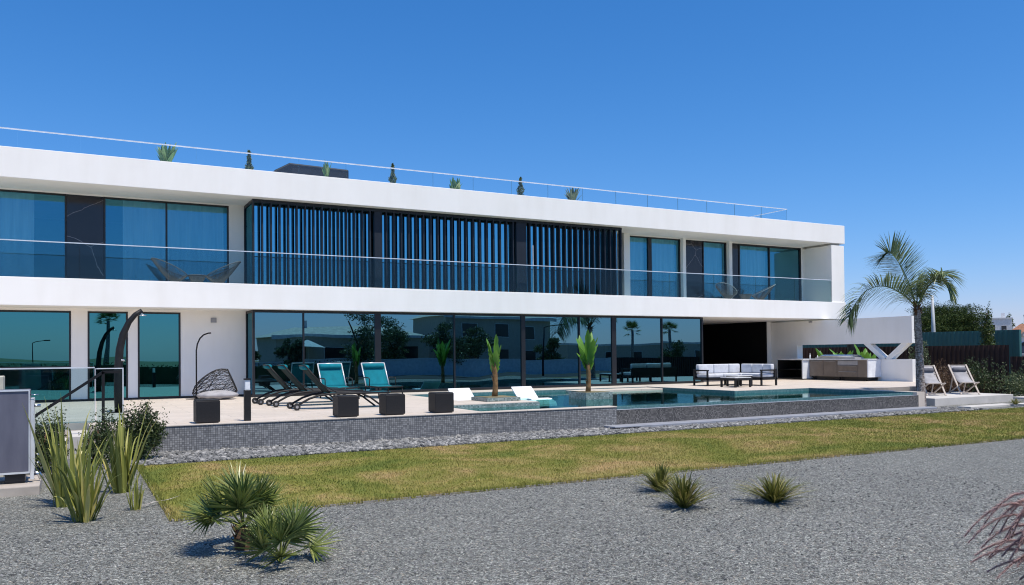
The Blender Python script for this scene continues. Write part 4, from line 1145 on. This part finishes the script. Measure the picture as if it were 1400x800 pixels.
# feather palm at the pool corner
pm = empty('feather_palm', (23.62,16.75,-.52), 'feather palm with rough grey trunk and arching fronds at the pool corner', 'palm tree')
P0 = V(23.62,16.75,-.52); s = MB()
tr = [(0,0,-.1),(.01,0,.5),(.0,.01,1.0),(-.02,.0,1.5),(-.04,0,2.0),(-.07,.01,2.5),(-.09,.0,3.0),(-.10,0,3.2)]
s.tube([P0+V(*p) for p in tr], [.17,.14,.125,.118,.112,.11,.10,.06], 14)
for i in range(60):
    a = rng.uniform(0, 2*pi); z = rng.uniform(.1, 2.75); d = V(cos(a), sin(a), 0)
    s.strip([P0+V(-.03*z,0,z)+d*.105, P0+V(-.03*z,0,z+.03)+d*.122, P0+V(-.03*z,0,z+.06)+d*.124], [.045,.035,.006], V(-d[1], d[0], 0), -.3)
s.build('trunk', M['palm_bark'], pm, smooth=False)
s = MB(); top = P0+V(-.1,0,2.95)
for i in range(26):
    a = rng.uniform(0, 2*pi); d = V(cos(a), sin(a), 0); z = rng.uniform(-.15, .35)
    s.strip([top+d*.07+V(0,0,z), top+d*.14+V(0,0,z+.10), top+d*rng.uniform(.18,.32)+V(0,0,z+rng.uniform(.02,.22))], [.05,.035,.006], V(-d[1], d[0], 0), -.4)
s.build('leaf_base', M['bark'], pm)
def spline(pts, n):
    pts = np.array(pts, float); k = len(pts); out = []
    for s_ in np.linspace(0, k-1.0001, n):
        i = int(s_); f = s_-i
        p0 = pts[max(i-1, 0)]; p1 = pts[i]; p2 = pts[min(i+1, k-1)]; p3 = pts[min(i+2, k-1)]
        out.append(.5*((2*p1)+(-p0+p2)*f+(2*p0-5*p1+4*p2-p3)*f*f+(-p0+3*p1-3*p2+p3)*f**3))
    return np.array(out)
def frond(ctl, ll, npair, droop=.35, tw=0.0):
    """ctl: (right, up, away) offsets from the crown, metres"""
    C0 = top + V(0,0,.15)
    pts = spline([C0 + CR*a + V(0,0,1)*b + CFW*c for a, b, c in ctl], 40)
    r = MB(); r.tube(pts, np.linspace(.024, .004, 40), 6); fo = r.build('frond', M['palm'], pm, smooth=True)
    m = MB(); tan_ = np.gradient(pts, axis=0); tan_ /= np.linalg.norm(tan_, axis=1, keepdims=True)
    for i in range(npair):
        s_ = 5 + 34*(i+rng.uniform(-.3, .3))/npair; i0 = int(np.clip(s_, 0, 38)); f = s_-i0
        p = pts[i0]*(1-f)+pts[i0+1]*f; tg = tan_[i0]; q = (s_-5)/34
        upv = V(0,0,1) - tg*tg[2]; upv = nrm(upv) if np.linalg.norm(upv) > .2 else nrm(CFW)
        sd = np.cross(tg, upv); flat = np.cross(tg, CFW); flat = nrm(flat) if np.linalg.norm(flat) > .2 else sd
        sd = nrm(sd*cos(tw) + flat*sin(tw)); upv = np.cross(sd, tg)
        for sg in (-1, 1):
            L_ = ll*(.55+.6*sin(pi*min(1, q*.9+.12)))*rng.uniform(.85, 1.1)
            d = nrm(sd*sg*1.0 + tg*(.35+.6*q) + upv*rng.uniform(-.05, .55))
            t = np.linspace(0, 1, 6)
            path = p[None] + d[None]*(L_*t)[:, None] - V(0,0,1)[None]*(L_*droop*rng.uniform(.6, 1.5)*t**2.2)[:, None]
            m.strip(path, .0185*np.array([.6,1,1,.8,.5,.06]), nrm(np.cross(d, V(0,0,1))+.3*upv), .35)
    m.build('leaflets', M['palm'], fo)
frond([(0,0,0),(-.22,.65,-.05),(-.52,1.30,-.1),(-.85,1.72,-.15),(-1.05,1.74,-.2)], .86, 76, .12, 1.25)
frond([(0,0,0),(-.15,.75,.25),(-.35,1.45,.4),(-.55,1.85,.5)], .80, 68, .12, 1.1)
frond([(0,0,0),(-.50,.42,-.15),(-1.15,.68,-.3),(-1.75,.55,-.4),(-2.15,.10,-.45),(-2.3,-.25,-.45)], .80, 84, .38, .85)
frond([(0,0,0),(.18,.60,-.25),(.36,.85,-.5),(.52,.75,-.75),(.58,.38,-.9)], .58, 74, .40, .6)
frond([(0,0,0),(.18,.62,.35),(.36,.92,.7),(.52,.85,1.0),(.58,.5,1.2)], .58, 74, .40, .6)
frond([(0,0,0),(.10,.7,-.4),(.2,1.0,-.9),(.25,.9,-1.4)], .7, 64, .4, .5)

# planting behind the deck platform
leafy('rust_bush', (30.0,19.8,-.52), [(0,0,.5,.6,.7,.5),(.3,.8,.6,.6,.6,.5),(-.5,.5,.45,.5,.5,.45)], 2600, .10, 'rust', 'rust brown feathery bush behind the right deck chair', 'bush', 'bushes by the brown fence', None, .2, 30, .9)
leafy('rust_bush', (31.2,22.7,-.52), [(0,0,.5,.6,.7,.5),(.1,.8,.55,.6,.6,.5)], 1500, .10, 'rust', 'rust brown feathery bush behind the left deck chair', 'bush', 'bushes by the brown fence', None, .2, 20, .9)
leafy('green_bush', (31.7,18.6,-.52), [(0,0,.45,.6,.6,.5),(.4,-.5,.5,.5,.6,.5),(-.3,-.4,.3,.5,.5,.35)], 2600, .085, 'shrub_pale', 'grey green bush at the right edge, nearest the stepping slabs', 'bush', 'bushes by the brown fence', stm, .4, 24, .4)
leafy('green_bush', (31.9,19.9,-.52), [(0,0,.5,.6,.6,.6),(.3,.5,.65,.5,.5,.5)], 2200, .085, 'shrub', 'darker green bush close to the brown fence right of the deck chairs', 'bush', 'bushes by the brown fence', stm, .4, 24, .4)
leafy('green_bush', (32.3,17.2,-.52), [(0,0,.4,.5,.6,.45),(.2,-.6,.35,.5,.6,.4)], 1600, .085, 'shrub_pale', 'low pale bush cut by the right edge of the picture', 'bush', 'bushes by the brown fence', stm, .4, 12, .4)
leafy('flowering_reed', (31.0,22.2,-.52), [(0,0,.9,.35,.35,.8),(.1,-.3,1.2,.3,.3,.6)], 900, .12, 'shrub_pale', 'tall pale reedy plant with loose stems behind the end of the white wall', 'plant', None, [((0,0,0),(.1,0,1.5),.015,.006),((0,0,0),(-.2,.1,1.4),.015,.006),((0,0,0),(.1,-.3,1.6),.015,.006)], .25, 18, 1.2)
for v, lab, h in ((27.3,'green banana plant seen through the wall slot at the left, nearest the bottles',1.55),(26.3,'green banana plant seen through the middle of the wall slot',1.6),(25.2,'green banana plant seen through the wall slot left of the V strut',1.7)):
    banana((31.7,v,-.05), h, .5, 8, .45, lab, .15, group='banana plants behind the wall')
p = empty('closed_parasol', (32.2,26.35,-.52), 'dark closed parasol with its tip rising above the white wall', 'parasol')
m = MB(); m.lathe([(.17,1.2),(.20,1.5),(.16,2.2),(.13,2.6),(.05,3.15),(.01,3.32)], (32.2,26.35,-.05), 12); m.build('canopy', M['frame'], p)
m = MB(); m.tube([(32.2,26.35,-.5),(32.2,26.35,1.2)], .025, 8); m.lathe([(.3,0),(.3,.06),(.05,.07)], (32.2,26.35,-.52)); m.build('pole', M['pole'], p)

# plants and spa tub on the roof terrace
def roof_plant(u, h, n, label, spread, name='roof_plant', mat='roofplant', wid=.06, v=28.5):
    root = empty(name, (u,v,6.97), label, 'potted plant', 'potted plants on the roof terrace'); L = V(u,v,6.97)
    p = MB(); p.lathe([(.16,0),(.2,.34),(.17,.34),(.0,.30)], L, 14); p.build('pot', M['slab_grey'], root)
    m = MB()
    for i in range(n):
        a = i*2.4+rng.uniform(-.4, .4); d = V(cos(a), sin(a), 0); ln = (h-.3)*rng.uniform(.6, 1.0); t = np.linspace(0, 1, 8); o_ = spread*rng.uniform(.2, 1)
        path = L[None] + V(0,0,.3)[None] + d[None]*(o_*t**1.4)[:, None] + V(0,0,1)[None]*(ln*t*(1-.15*t))[:, None]
        m.strip(path, wid*rng.uniform(.7, 1.2)*np.sin(np.linspace(.12, 1, 8)*pi*.97)+.003, V(-d[1], d[0], 0), .4)
    m.build('foliage', M[mat], root); return root
def roof_conifer(u, h, w, label, v=28.5):
    root = empty('roof_shrub', (u,v,6.97), label, 'potted plant', 'potted plants on the roof terrace'); L = V(u,v,6.97)
    p = MB(); p.lathe([(.16,0),(.2,.34),(.17,.34),(.0,.30)], L, 14); p.build('pot', M['slab_grey'], root)
    m = MB(); k = 420; z = rng.uniform(.28, 1, k)**.9; r = w*(1.05-z)*rng.uniform(.3, 1, k)*(1+.25*np.sin(z*17+u)); a = rng.uniform(0, 2*pi, k)
    m.leaves(L + np.c_[r*np.cos(a), r*np.sin(a), z*h], .13, .40, .3); m.build('foliage', M['shrub_pale'], root)
    s = MB(); s.tube([L+V(0,0,.3), L+V(0,0,h*.95)], .015, 6); s.build('stem', M['bark'], root); return root
roof_plant(2.75,1.34,40,'leafy pale green plant on the roof at the far left', .42, wid=.075)
roof_conifer(5.35,1.22,.22,'thin dark sprig of a plant on the roof left of the spa tub')
roof_plant(7.9,1.28,14,'pale green plant on the roof behind the spa tub', .2, wid=.05, v=28.2)
roof_conifer(10.45,1.3,.24,'thin dark plant on the roof just right of the spa tub')
roof_plant(12.95,1.22,14,'broad leaved bright green plant at the middle of the roof', .28, wid=.12)
roof_conifer(15.8,1.3,.30,'small dark conical bush on the roof above the slat screen')
roof_plant(18.25,1.28,60,'wide bushy green plant at the right on the roof', .42, wid=.05, mat='shrub_pale')
m = MB(); m.extr_y([(6.35,6.97),(9.05,6.97),(9.05,8.08),(6.9,8.12),(6.35,7.80)], 29.3, 31.4); o = m.build('spa_tub', M['black_metal'], bev=.05); tag(o, 'dark covered spa tub standing on the roof terrace', 'spa tub')
m = MB(); m.box(6.95,9.0,29.285,29.297,7.2,7.95); m.build('side_panel', M['wicker'], o)

# ------------------------------------------------------------------ fences, trees and houses at the right
def corrugated(u, v0, v1, z0, z1, per, dep):
    n = int((v1-v0)/per); m = MB(); pr = []
    for i in range(n):
        y = v0+i*per
        pr += [(u,y),(u,y+per*.35),(u+dep,y+per*.5),(u+dep,y+per*.85)]
    pr.append((u,v1))
    P = np.array([[(x,y,z0) for x,y in pr],[(x,y,z1) for x,y in pr],[(x+.012,y,z1) for x,y in pr],[(x+.012,y,z0) for x,y in pr]])
    return m.grid(P)
f = empty('brown_fence', (33.5,25,-.55), 'dark brown ribbed sheet fence behind the deck chairs', 'fence')
corrugated(33.5,19.8,46,-.6,1.44,.21,.045).build('tall_sheet', M['rust_fence'], f)
corrugated(33.55,4,19.78,-.6,.97,.21,.045).build('low_sheet', M['rust_fence'], f)
f = empty('teal_fence', (40,30,-.55), 'teal ribbed metal fence beyond the brown fence', 'fence')
corrugated(40,23.3,56,-.6,2.2,.24,.03).build('sheet', M['teal_fence'], f)
m = MB(); m.box(39.95,40.12,23.1,23.28,-.6,2.2); m.build('post', M['teal_fence'], f)
m = MB(); m.bar((41.0,23.9,-.6),(41.0,23.9,1.9),.10,.10); m.bar((41.0,23.9,1.5),(40.75,24.3,2.25),.08,.08); m.bar((41.0,23.9,1.5),(41.2,23.6,2.1),.08,.08)
o = m.build('timber_post', M['teak']); tag(o, 'pale forked post beside the end of the teal fence', 'post')
lp = empty('lamp_post', (41.7,28.7,-.6), 'tall pale lamp post rising beside the feather palm', 'lamp post')
m = MB(); m.tube([(41.7,28.7,-.6),(41.68,28.72,2.4),(41.66,28.74,4.25)], [.13,.10,.06], 12); m.build('pole', M['pole'], lp, smooth=True)
m = MB(); m.tube([(41.66,28.74,4.22),(41.5,28.9,4.32),(41.2,29.1,4.34)], .035, 8); m.build('arm', M['pole'], lp, smooth=True)
m = MB(); m.box(40.9,41.25,29.0,29.3,4.29,4.38); m.build('lamp_head', M['slab_grey'], lp)

pine = [(0,0,3.4,3.4,3.4,1.6),(-1.9,.8,3.5,2.2,2.2,1.4),(1.9,-.6,3.3,2.0,2.2,1.3),(.3,-1.6,3.9,2.2,2.0,1.5),(-.4,1.4,4.2,2.2,2.0,1.3),(1.0,.6,4.2,2.0,2.0,1.2),(-2.6,-.6,3.0,1.4,1.5,1.1),(2.8,.2,2.9,1.3,1.4,1.0),(-1,-1.2,2.6,1.8,1.4,1.0),(1.4,-1.4,2.6,1.6,1.4,.9)]
leafy('umbrella_pine', (70.4,47.2,-.6), [(x*.95,y*.95,z*1.14+.35,a*.8,b*.8,c*.85) for x,y,z,a,b,c in pine], 62000, .15, 'pine', 'broad dark umbrella pine rising behind the teal fence', 'pine tree', None, [((0,0,0),(.1,0,2.2),.3,.22),((.1,0,2.0),(1.4,-.4,3.4),.15,.06),((.1,0,2.0),(-1.4,.4,3.5),.15,.06)], .3, 0, .4)
leafy('slim_tree', (38.5,23.75,-.6), [(0,0,1.8,.36,.36,1.2),(-.08,0,3.0,.28,.28,.9),(.15,.1,2.4,.30,.30,.8),(-.15,-.1,1.4,.36,.36,.9),(.05,-.05,3.5,.13,.13,.6)], 4200, .11, 'tree', 'slim light green tree overgrowing the teal fence', 'tree', None, [((0,0,0),(0,0,3.6),.08,.03)], .5, 0, .1)
leafy('cypress', (96,62,-.6), [(0,0,3.6,.5,.5,2.6),(0,0,5.6,.35,.35,1.6)], 1600, .22, 'pine', 'thin dark cypress tip behind the slim light green tree', 'tree', 'far trees on the skyline', [((0,0,0),(0,0,6),.15,.05)], .4, 0, .5)
leafy('far_tree', (93,88,-.6), [(0,0,4.6,1.6,1.6,1.3),(.8,.3,4.3,1.2,1.2,1.0)], 1500, .3, 'pine', 'dark treetop just showing above the white garden wall', 'tree', 'far trees on the skyline', [((0,0,0),(0,0,4),.2,.1)], .5)
leafy('far_tree', (228,128,-.6), [(0,0,7,4,4,2.6),(3,1,6.5,3,3,2.2)], 1500, .6, 'pine', 'dark far tree on the skyline at the right edge', 'tree', 'far trees on the skyline', [((0,0,0),(0,0,6),.3,.1)], .5)
leafy('far_tree', (205,121,-.6), [(0,0,7,1.2,1.2,3.5)], 900, .5, 'pine', 'small dark conifer above the roofs of the white houses', 'tree', 'far trees on the skyline', [((0,0,0),(0,0,6),.3,.1)], .5)

def far_house(loc, rz, w, d, h, roof, label, wins, chim=True, name='far_house', wallm='house_white', group='houses at the skyline'):
    root = empty(name, (0,0,0), label, 'house', group)
    m = MB(); m.box(-w/2,w/2,-d/2,d/2,0,h); m.build('wall', M[wallm], root)
    r = MB()
    if roof == 'flat':
        r.box(-w/2-.1,w/2+.1,-d/2-.1,d/2+.1,h,h+.25)
    else:
        rh = roof
        r.add([(-w/2-.4,-d/2-.4,h),(w/2+.4,-d/2-.4,h),(w/2+.4,d/2+.4,h),(-w/2-.4,d/2+.4,h),(-w/2+d*.3,0,h+rh),(w/2-d*.3,0,h+rh)], [(0,1,5,4),(2,3,4,5),(1,2,5),(3,0,4),(0,3,2,1)])
    if roof != 'flat':
        fb = MB(); fb.box(-w/2-.42,w/2+.42,-d/2-.46,-d/2-.402,h-.16,h+.10); fb.build('fascia_board', M['house_white'], root)
    ro = r.build('roof', M['house_white'] if roof == 'flat' else M['pale_tile' if wallm == 'cream' else 'tile'], root)
    if chim:
        c = MB(); c.box(w*.2,w*.2+.7,-.4,.4,h+(0.25 if roof == 'flat' else .1),h+(1.3 if roof == 'flat' else roof+.6)); c.build('chimney', M['house_white'], ro)
    for (x, z, ww, hh, *mm) in wins:
        f = MB(); f.box(x-ww/2-.06,x+ww/2+.06,-d/2-.04,-d/2-.002,z-.06,z+hh+.06); fo = f.build('window', M[mm[0] if mm else 'house_white'], root)
        p = MB(); p.box(x-ww/2,x+ww/2,-d/2-.055,-d/2-.041,z,z+hh); p.build('pane', M['dark_glass'], fo)
    root.location = loc; root.rotation_euler = (0,0,rz); return root
RZ = -radians(59)
far_house((170.0,103.5,-.6), RZ, 6.5, 6, 8.1, 'flat', 'white flat roofed far house with dark windows at the right skyline', [(-2,5.7,.9,1.0),(-.2,5.7,.9,1.2),(1.8,5.7,.9,1.0),(-1.2,1.6,1.2,1.2),(1.5,1.6,1.2,1.2)])
far_house((182,99.5,-.6), RZ, 8, 8, 9.0, 'flat', 'white far house with a chimney stack behind the flat roofed one', [(-2,6.8,.9,1.0),(1.5,6.8,.9,1.2)])
far_house((152,85.5,-.6), RZ, 8, 7, 4.4, 2.0, 'low far house with brown tiled hip roof at the right edge', [(-2,1.2,1.2,1.2),(2,1.2,1.2,1.2)], False)

# a parked car at the far right edge
car = empty('parked_car', (0,0,0), 'dark parked car at the far right edge beyond the teal fence', 'car')
m = MB(); m.extr_y([(-2.1,.28),(-2.15,.7),(-1.9,.88),(-1.1,.95),(-.5,1.38),(.8,1.42),(1.6,1.0),(2.1,.92),(2.15,.35),(2.0,.25),(-1.9,.25)], -.85, .85); m.build('body', M['car_paint'], car, bev=.06, seg=3)
m = MB(); m.extr_y([(-1.0,.98),(-.48,1.32),(.75,1.36),(1.4,1.02)], -.862, .862); m.build('window', M['dark_glass'], car)
for x in (-1.35,1.3):
    for y in (-.78,.78):
        w = MB(); w.lathe([(.1,-.1),(.31,-.1),(.33,-.06),(.33,.06),(.31,.1),(.1,.1)], n=18); w.xf([[1,0,0],[0,0,1],[0,-1,0]], (x,y,.33)); wo = w.build('wheel', M['rubber'], car)
        r = MB(); r.lathe([(.19,-.105),(.19,.105)], n=12); r.xf([[1,0,0],[0,0,1],[0,-1,0]], (x,y,.33)); r.build('rim', M['steel'], wo)
for y in (-.6,.6):
    h = MB(); h.box(-2.17,-2.10,y-.16,y+.16,.60,.72); h.build('headlight', M['steel'], car)
car.location = (82.3,46.8,.62); car.rotation_euler = (0,0,radians(-50))
m = MB(); m.box(70,100,40,60,-.6,.615); m.xf(np.eye(3), (6,0,0)); o = m.build('raised_parking', M['asphalt']); tag(o, kind='structure')

# ------------------------------------------------------------------ across the road behind the camera: what the glazing mirrors
def rx(x, u0=0): return x
far_house((22.5,-24,-.58), pi, 15, 8, 3.5, .9, 'low cream bungalow with tiled roof across the road, mirrored in the ground floor glass', [(-5.5,1.0,1.6,1.4,'wood_door'),(-2,.1,1.0,2.2,'wood_door'),(1.5,1.0,1.8,1.4),(5.2,.8,2.0,1.6,'wood_door')], True, 'bungalow', 'cream', 'houses across the road')
far_house((38.5,-26,-.58), pi, 12, 9, 5.6, 1.3, 'two storey cream house across the road, mirrored in the dark glass', [(-3.5,.9,1.8,1.5),(0,.1,1.2,2.2,'wood_door'),(3.5,.9,1.8,1.5),(-3.5,3.6,1.4,1.3),(0,3.6,1.4,1.3),(3.5,3.6,1.4,1.3)], True, 'bungalow', 'cream', 'houses across the road')
far_house((66,-36,-.58), pi, 26, 9, 2.9, 'flat', 'long low flat roofed building across the road, mirrored at the right of the glass', [(-8,.8,2,1.3),(-3,.8,2,1.3),(3,.8,2,1.3),(8,.8,2,1.3)], False, 'long_building', 'cream', 'houses across the road')
def street_lamp(loc, h, label, rz):
    root = empty('street_lamp', (0,0,0), label, 'street lamp', 'street lamps along the road')
    m = MB(); m.tube([(0,0,0),(0,0,h*.6),(0,0,h)], [.09,.07,.05], 10); m.build('pole', M['black_metal'], root, smooth=True)
    m = MB(); m.tube([(0,0,h-.02),(.4,0,h+.12),(1.5,0,h+.2)], .04, 8); m.build('arm', M['black_metal'], root, smooth=True)
    m = MB(); m.box(1.45,2.1,-.13,.13,h+.14,h+.27); m.build('lamp_head', M['black_metal'], root, bev=.03)
    root.location = loc; root.rotation_euler = (0,0,rz); return root
street_lamp((36.6,-9.5,-.58), 4.4, 'street lamp mirrored in the middle of the ground floor glass', .2)
street_lamp((-2.7,-58,-.58), 3.5, 'street lamp mirrored in the large teal window at the left', .1)
def fan_tree(loc, h, label):
    root = empty('street_palm', loc, label, 'palm tree', 'palms along the road'); L = V(*loc)
    s = MB(); s.tube([L, L+V(.05,0,h*.5), L+V(0,.05,h)], [.30,.2,.17], 10); s.build('trunk', M['palm_bark'], root, smooth=True)
    m = MB()
    for i in range(26):
        a = i*2.399; el = radians(rng.uniform(-35, 65)); d = V(cos(a)*cos(el), sin(a)*cos(el), sin(el)); b0 = L+V(0,0,h)
        fan_leaf(m, b0, b0+d*.7, V(-d[0]*.5, -d[1]*.5, 1), .75, 16, 3.2)
    m.build('crown', M['fanpalm'], root); return root
fan_tree((3.5,-27,-.58), 5.0, 'street palm mirrored in the narrow teal window behind the shower')
fan_tree((60.4,-29,-.58), 4.7, 'street palm mirrored in the glass right of the second planter')
fan_tree((67,-29.5,-.58), 4.6, 'street palm mirrored at the right end of the dark glass')
TG = 'trees across the road'
def street_tree(loc, s, label, n=5200):
    bl = []
    for i in range(11):
        a = rng.uniform(0, 2*pi); r = rng.uniform(.1, 1.5)*s; z = rng.uniform(1.1, 3.7)*s
        k = s*rng.uniform(.45, 1.0)*(1.15-.16*z/s); bl.append((r*cos(a), r*sin(a), z, k*1.1, k*1.1, k*.8))
    leafy('street_tree', loc, bl, n, .20, 'shrub_pale', label, 'tree', TG, [((0,0,0),(.05,0,2.0*s),.12*s,.08*s),((0,0,1.4*s),(.8*s,.2*s,2.8*s),.06*s,.03*s),((0,0,1.4*s),(-.7*s,-.1*s,3.0*s),.06*s,.03*s)], .5)
street_tree((15.0,-12,-.58), .85, 'leafy street tree mirrored behind the left lounge chair')
street_tree((21.5,-14.5,-.58), 1.5, 'taller leafy street tree mirrored behind the right lounge chair')
street_tree((29.3,-14.5,-.58), 1.25, 'leafy street tree mirrored at the first banana plant')
street_tree((58.5,-19,-.58), .9, 'leafy street tree mirrored beside the two street palms')
street_tree((66.0,-20,-.58), .9, 'leafy street tree mirrored at the far right of the glass')
gw = MB(); gw.box(9.5,46,-14.3,-14.05,-.58,.75); gw.box(9.45,46.05,-14.35,-14.0,.75,.83); o = gw.build('street_wall', M['house_white']); tag(o, 'low white garden wall across the road, mirrored in the ground floor glass', 'wall')
for i, (x, y, s, lab) in enumerate(((11.5,-17,.8,'bushy dark garden tree at the left end of the white street wall'),(25.4,-17,1.35,'bushy garden tree between the two bungalows windows'),(33.5,-17.5,1.15,'bushy garden tree between the two bungalows'),(42.5,-18,.9,'bushy garden tree at the right end of the white street wall'),(75,-24,1.1,'bushy garden tree before the far end of the long building'))):
    street_tree((x,y,-.58), s, lab)
ps = empty('street_parasol', (18.2,-18.5,-.58), 'open white parasol in the garden across the road', 'parasol')
q = MB(); q.lathe([(1.6,2.35),(.05,2.95),(.0,2.96)], (18.2,-18.5,-.58), 8); q.build('canopy', M['house_white'], ps); q = MB(); q.tube([(18.2,-18.5,-.58),(18.2,-18.5,2.4)], .03, 8); q.build('pole', M['pole'], ps)
m = MB(); P = rng.uniform(0, 1, (9000, 3)); P = P*np.array([56,1.2,1.35]) + np.array([-38,-5.6,-.55]); m.leaves(P, .16, .5); 
hd = empty('hedge', (-10,-5,-.58), 'long clipped green hedge along the road, mirrored low in the left windows', 'hedge'); m.build('foliage', M['shrub'], hd)
m = MB(); m.box(-38,18,-5.5,-4.6,-.58,.62); m.build('core', M['shrub'], hd)

# ------------------------------------------------------------------ sky, sun and camera
w = bpy.data.worlds.new('World'); scene.world = w; w.use_nodes = True
nt = w.node_tree; nt.nodes.clear()
SUN_EL = radians(66); SUN_H = nrm(V(.36,-.93,0))
sk = nt.nodes.new('ShaderNodeTexSky'); sk.sky_type = 'NISHITA'; sk.sun_disc = False
sk.sun_elevation = SUN_EL; sk.sun_rotation = atan2(SUN_H[0], SUN_H[1]) % (2*pi)
sk.altitude = 0; sk.air_density = 1.0; sk.dust_density = .3; sk.ozone_density = 4.0
bg = nt.nodes.new('ShaderNodeBackground'); bg.inputs['Strength'].default_value = .088
sep = nt.nodes.new('ShaderNodeSeparateColor'); cmb = nt.nodes.new('ShaderNodeCombineColor')
nt.links.new(sk.outputs[0], sep.inputs[0])
for i_, (ga, mu) in enumerate(((1.6,.35),(1.0,.99),(.85,1.86))):      # clear, slightly polarised blue
    pw_ = nt.nodes.new('ShaderNodeMath'); pw_.operation = 'POWER'; pw_.inputs[1].default_value = ga; nt.links.new(sep.outputs[i_], pw_.inputs[0])
    mu_ = nt.nodes.new('ShaderNodeMath'); mu_.operation = 'MULTIPLY'; mu_.inputs[1].default_value = mu; nt.links.new(pw_.outputs[0], mu_.inputs[0]); nt.links.new(mu_.outputs[0], cmb.inputs[i_])
ow = nt.nodes.new('ShaderNodeOutputWorld')
nt.links.new(cmb.outputs[0], bg.inputs['Color']); nt.links.new(bg.outputs[0], ow.inputs['Surface'])
sl = bpy.data.lights.new('sun', 'SUN'); sl.energy = 4.1; sl.angle = radians(.53); sl.color = (1.0,.93,.82)
so_ = bpy.data.objects.new('sun', sl); col.objects.link(so_)
dirv = -(V(SUN_H[0]*cos(SUN_EL), SUN_H[1]*cos(SUN_EL), sin(SUN_EL)))
so_.rotation_euler = mathutils.Vector(dirv).to_track_quat('-Z', 'Y').to_euler(); so_.location = (0,-20,40)

cam = bpy.data.cameras.new('camera'); co = bpy.data.objects.new('camera', cam); col.objects.link(co); scene.camera = co
p_, r_, th = radians(.92), radians(.54), radians(28.3)
fw = V(sin(th), cos(th), 0); R_ = V(cos(th), -sin(th), 0); D_ = V(0,0,-1)
f2 = cos(p_)*fw - sin(p_)*D_; D2 = cos(p_)*D_ + sin(p_)*fw
R3 = cos(r_)*R_ + sin(r_)*D2; D3 = -sin(r_)*R_ + cos(r_)*D2
mt = mathutils.Matrix(((R3[0],-D3[0],-f2[0],0),(R3[1],-D3[1],-f2[1],0),(R3[2],-D3[2],-f2[2],1.26),(0,0,0,1)))
co.matrix_world = mt
cam.sensor_fit = 'HORIZONTAL'; cam.sensor_width = 36; cam.lens = 36*1125/1400; cam.shift_y = 66/1400
cam.clip_start = .05; cam.clip_end = 3000
scene.render.resolution_x = 1024; scene.render.resolution_y = 585
vs = scene.view_settings; vs.view_transform = 'Standard'; vs.look = 'None'; vs.gamma = 1; vs.exposure = 0.25
scene.cycles.filter_width = 1.1; scene.cycles.max_bounces = 10; scene.cycles.transparent_max_bounces = 16; scene.cycles.glossy_bounces = 5; scene.cycles.diffuse_bounces = 4
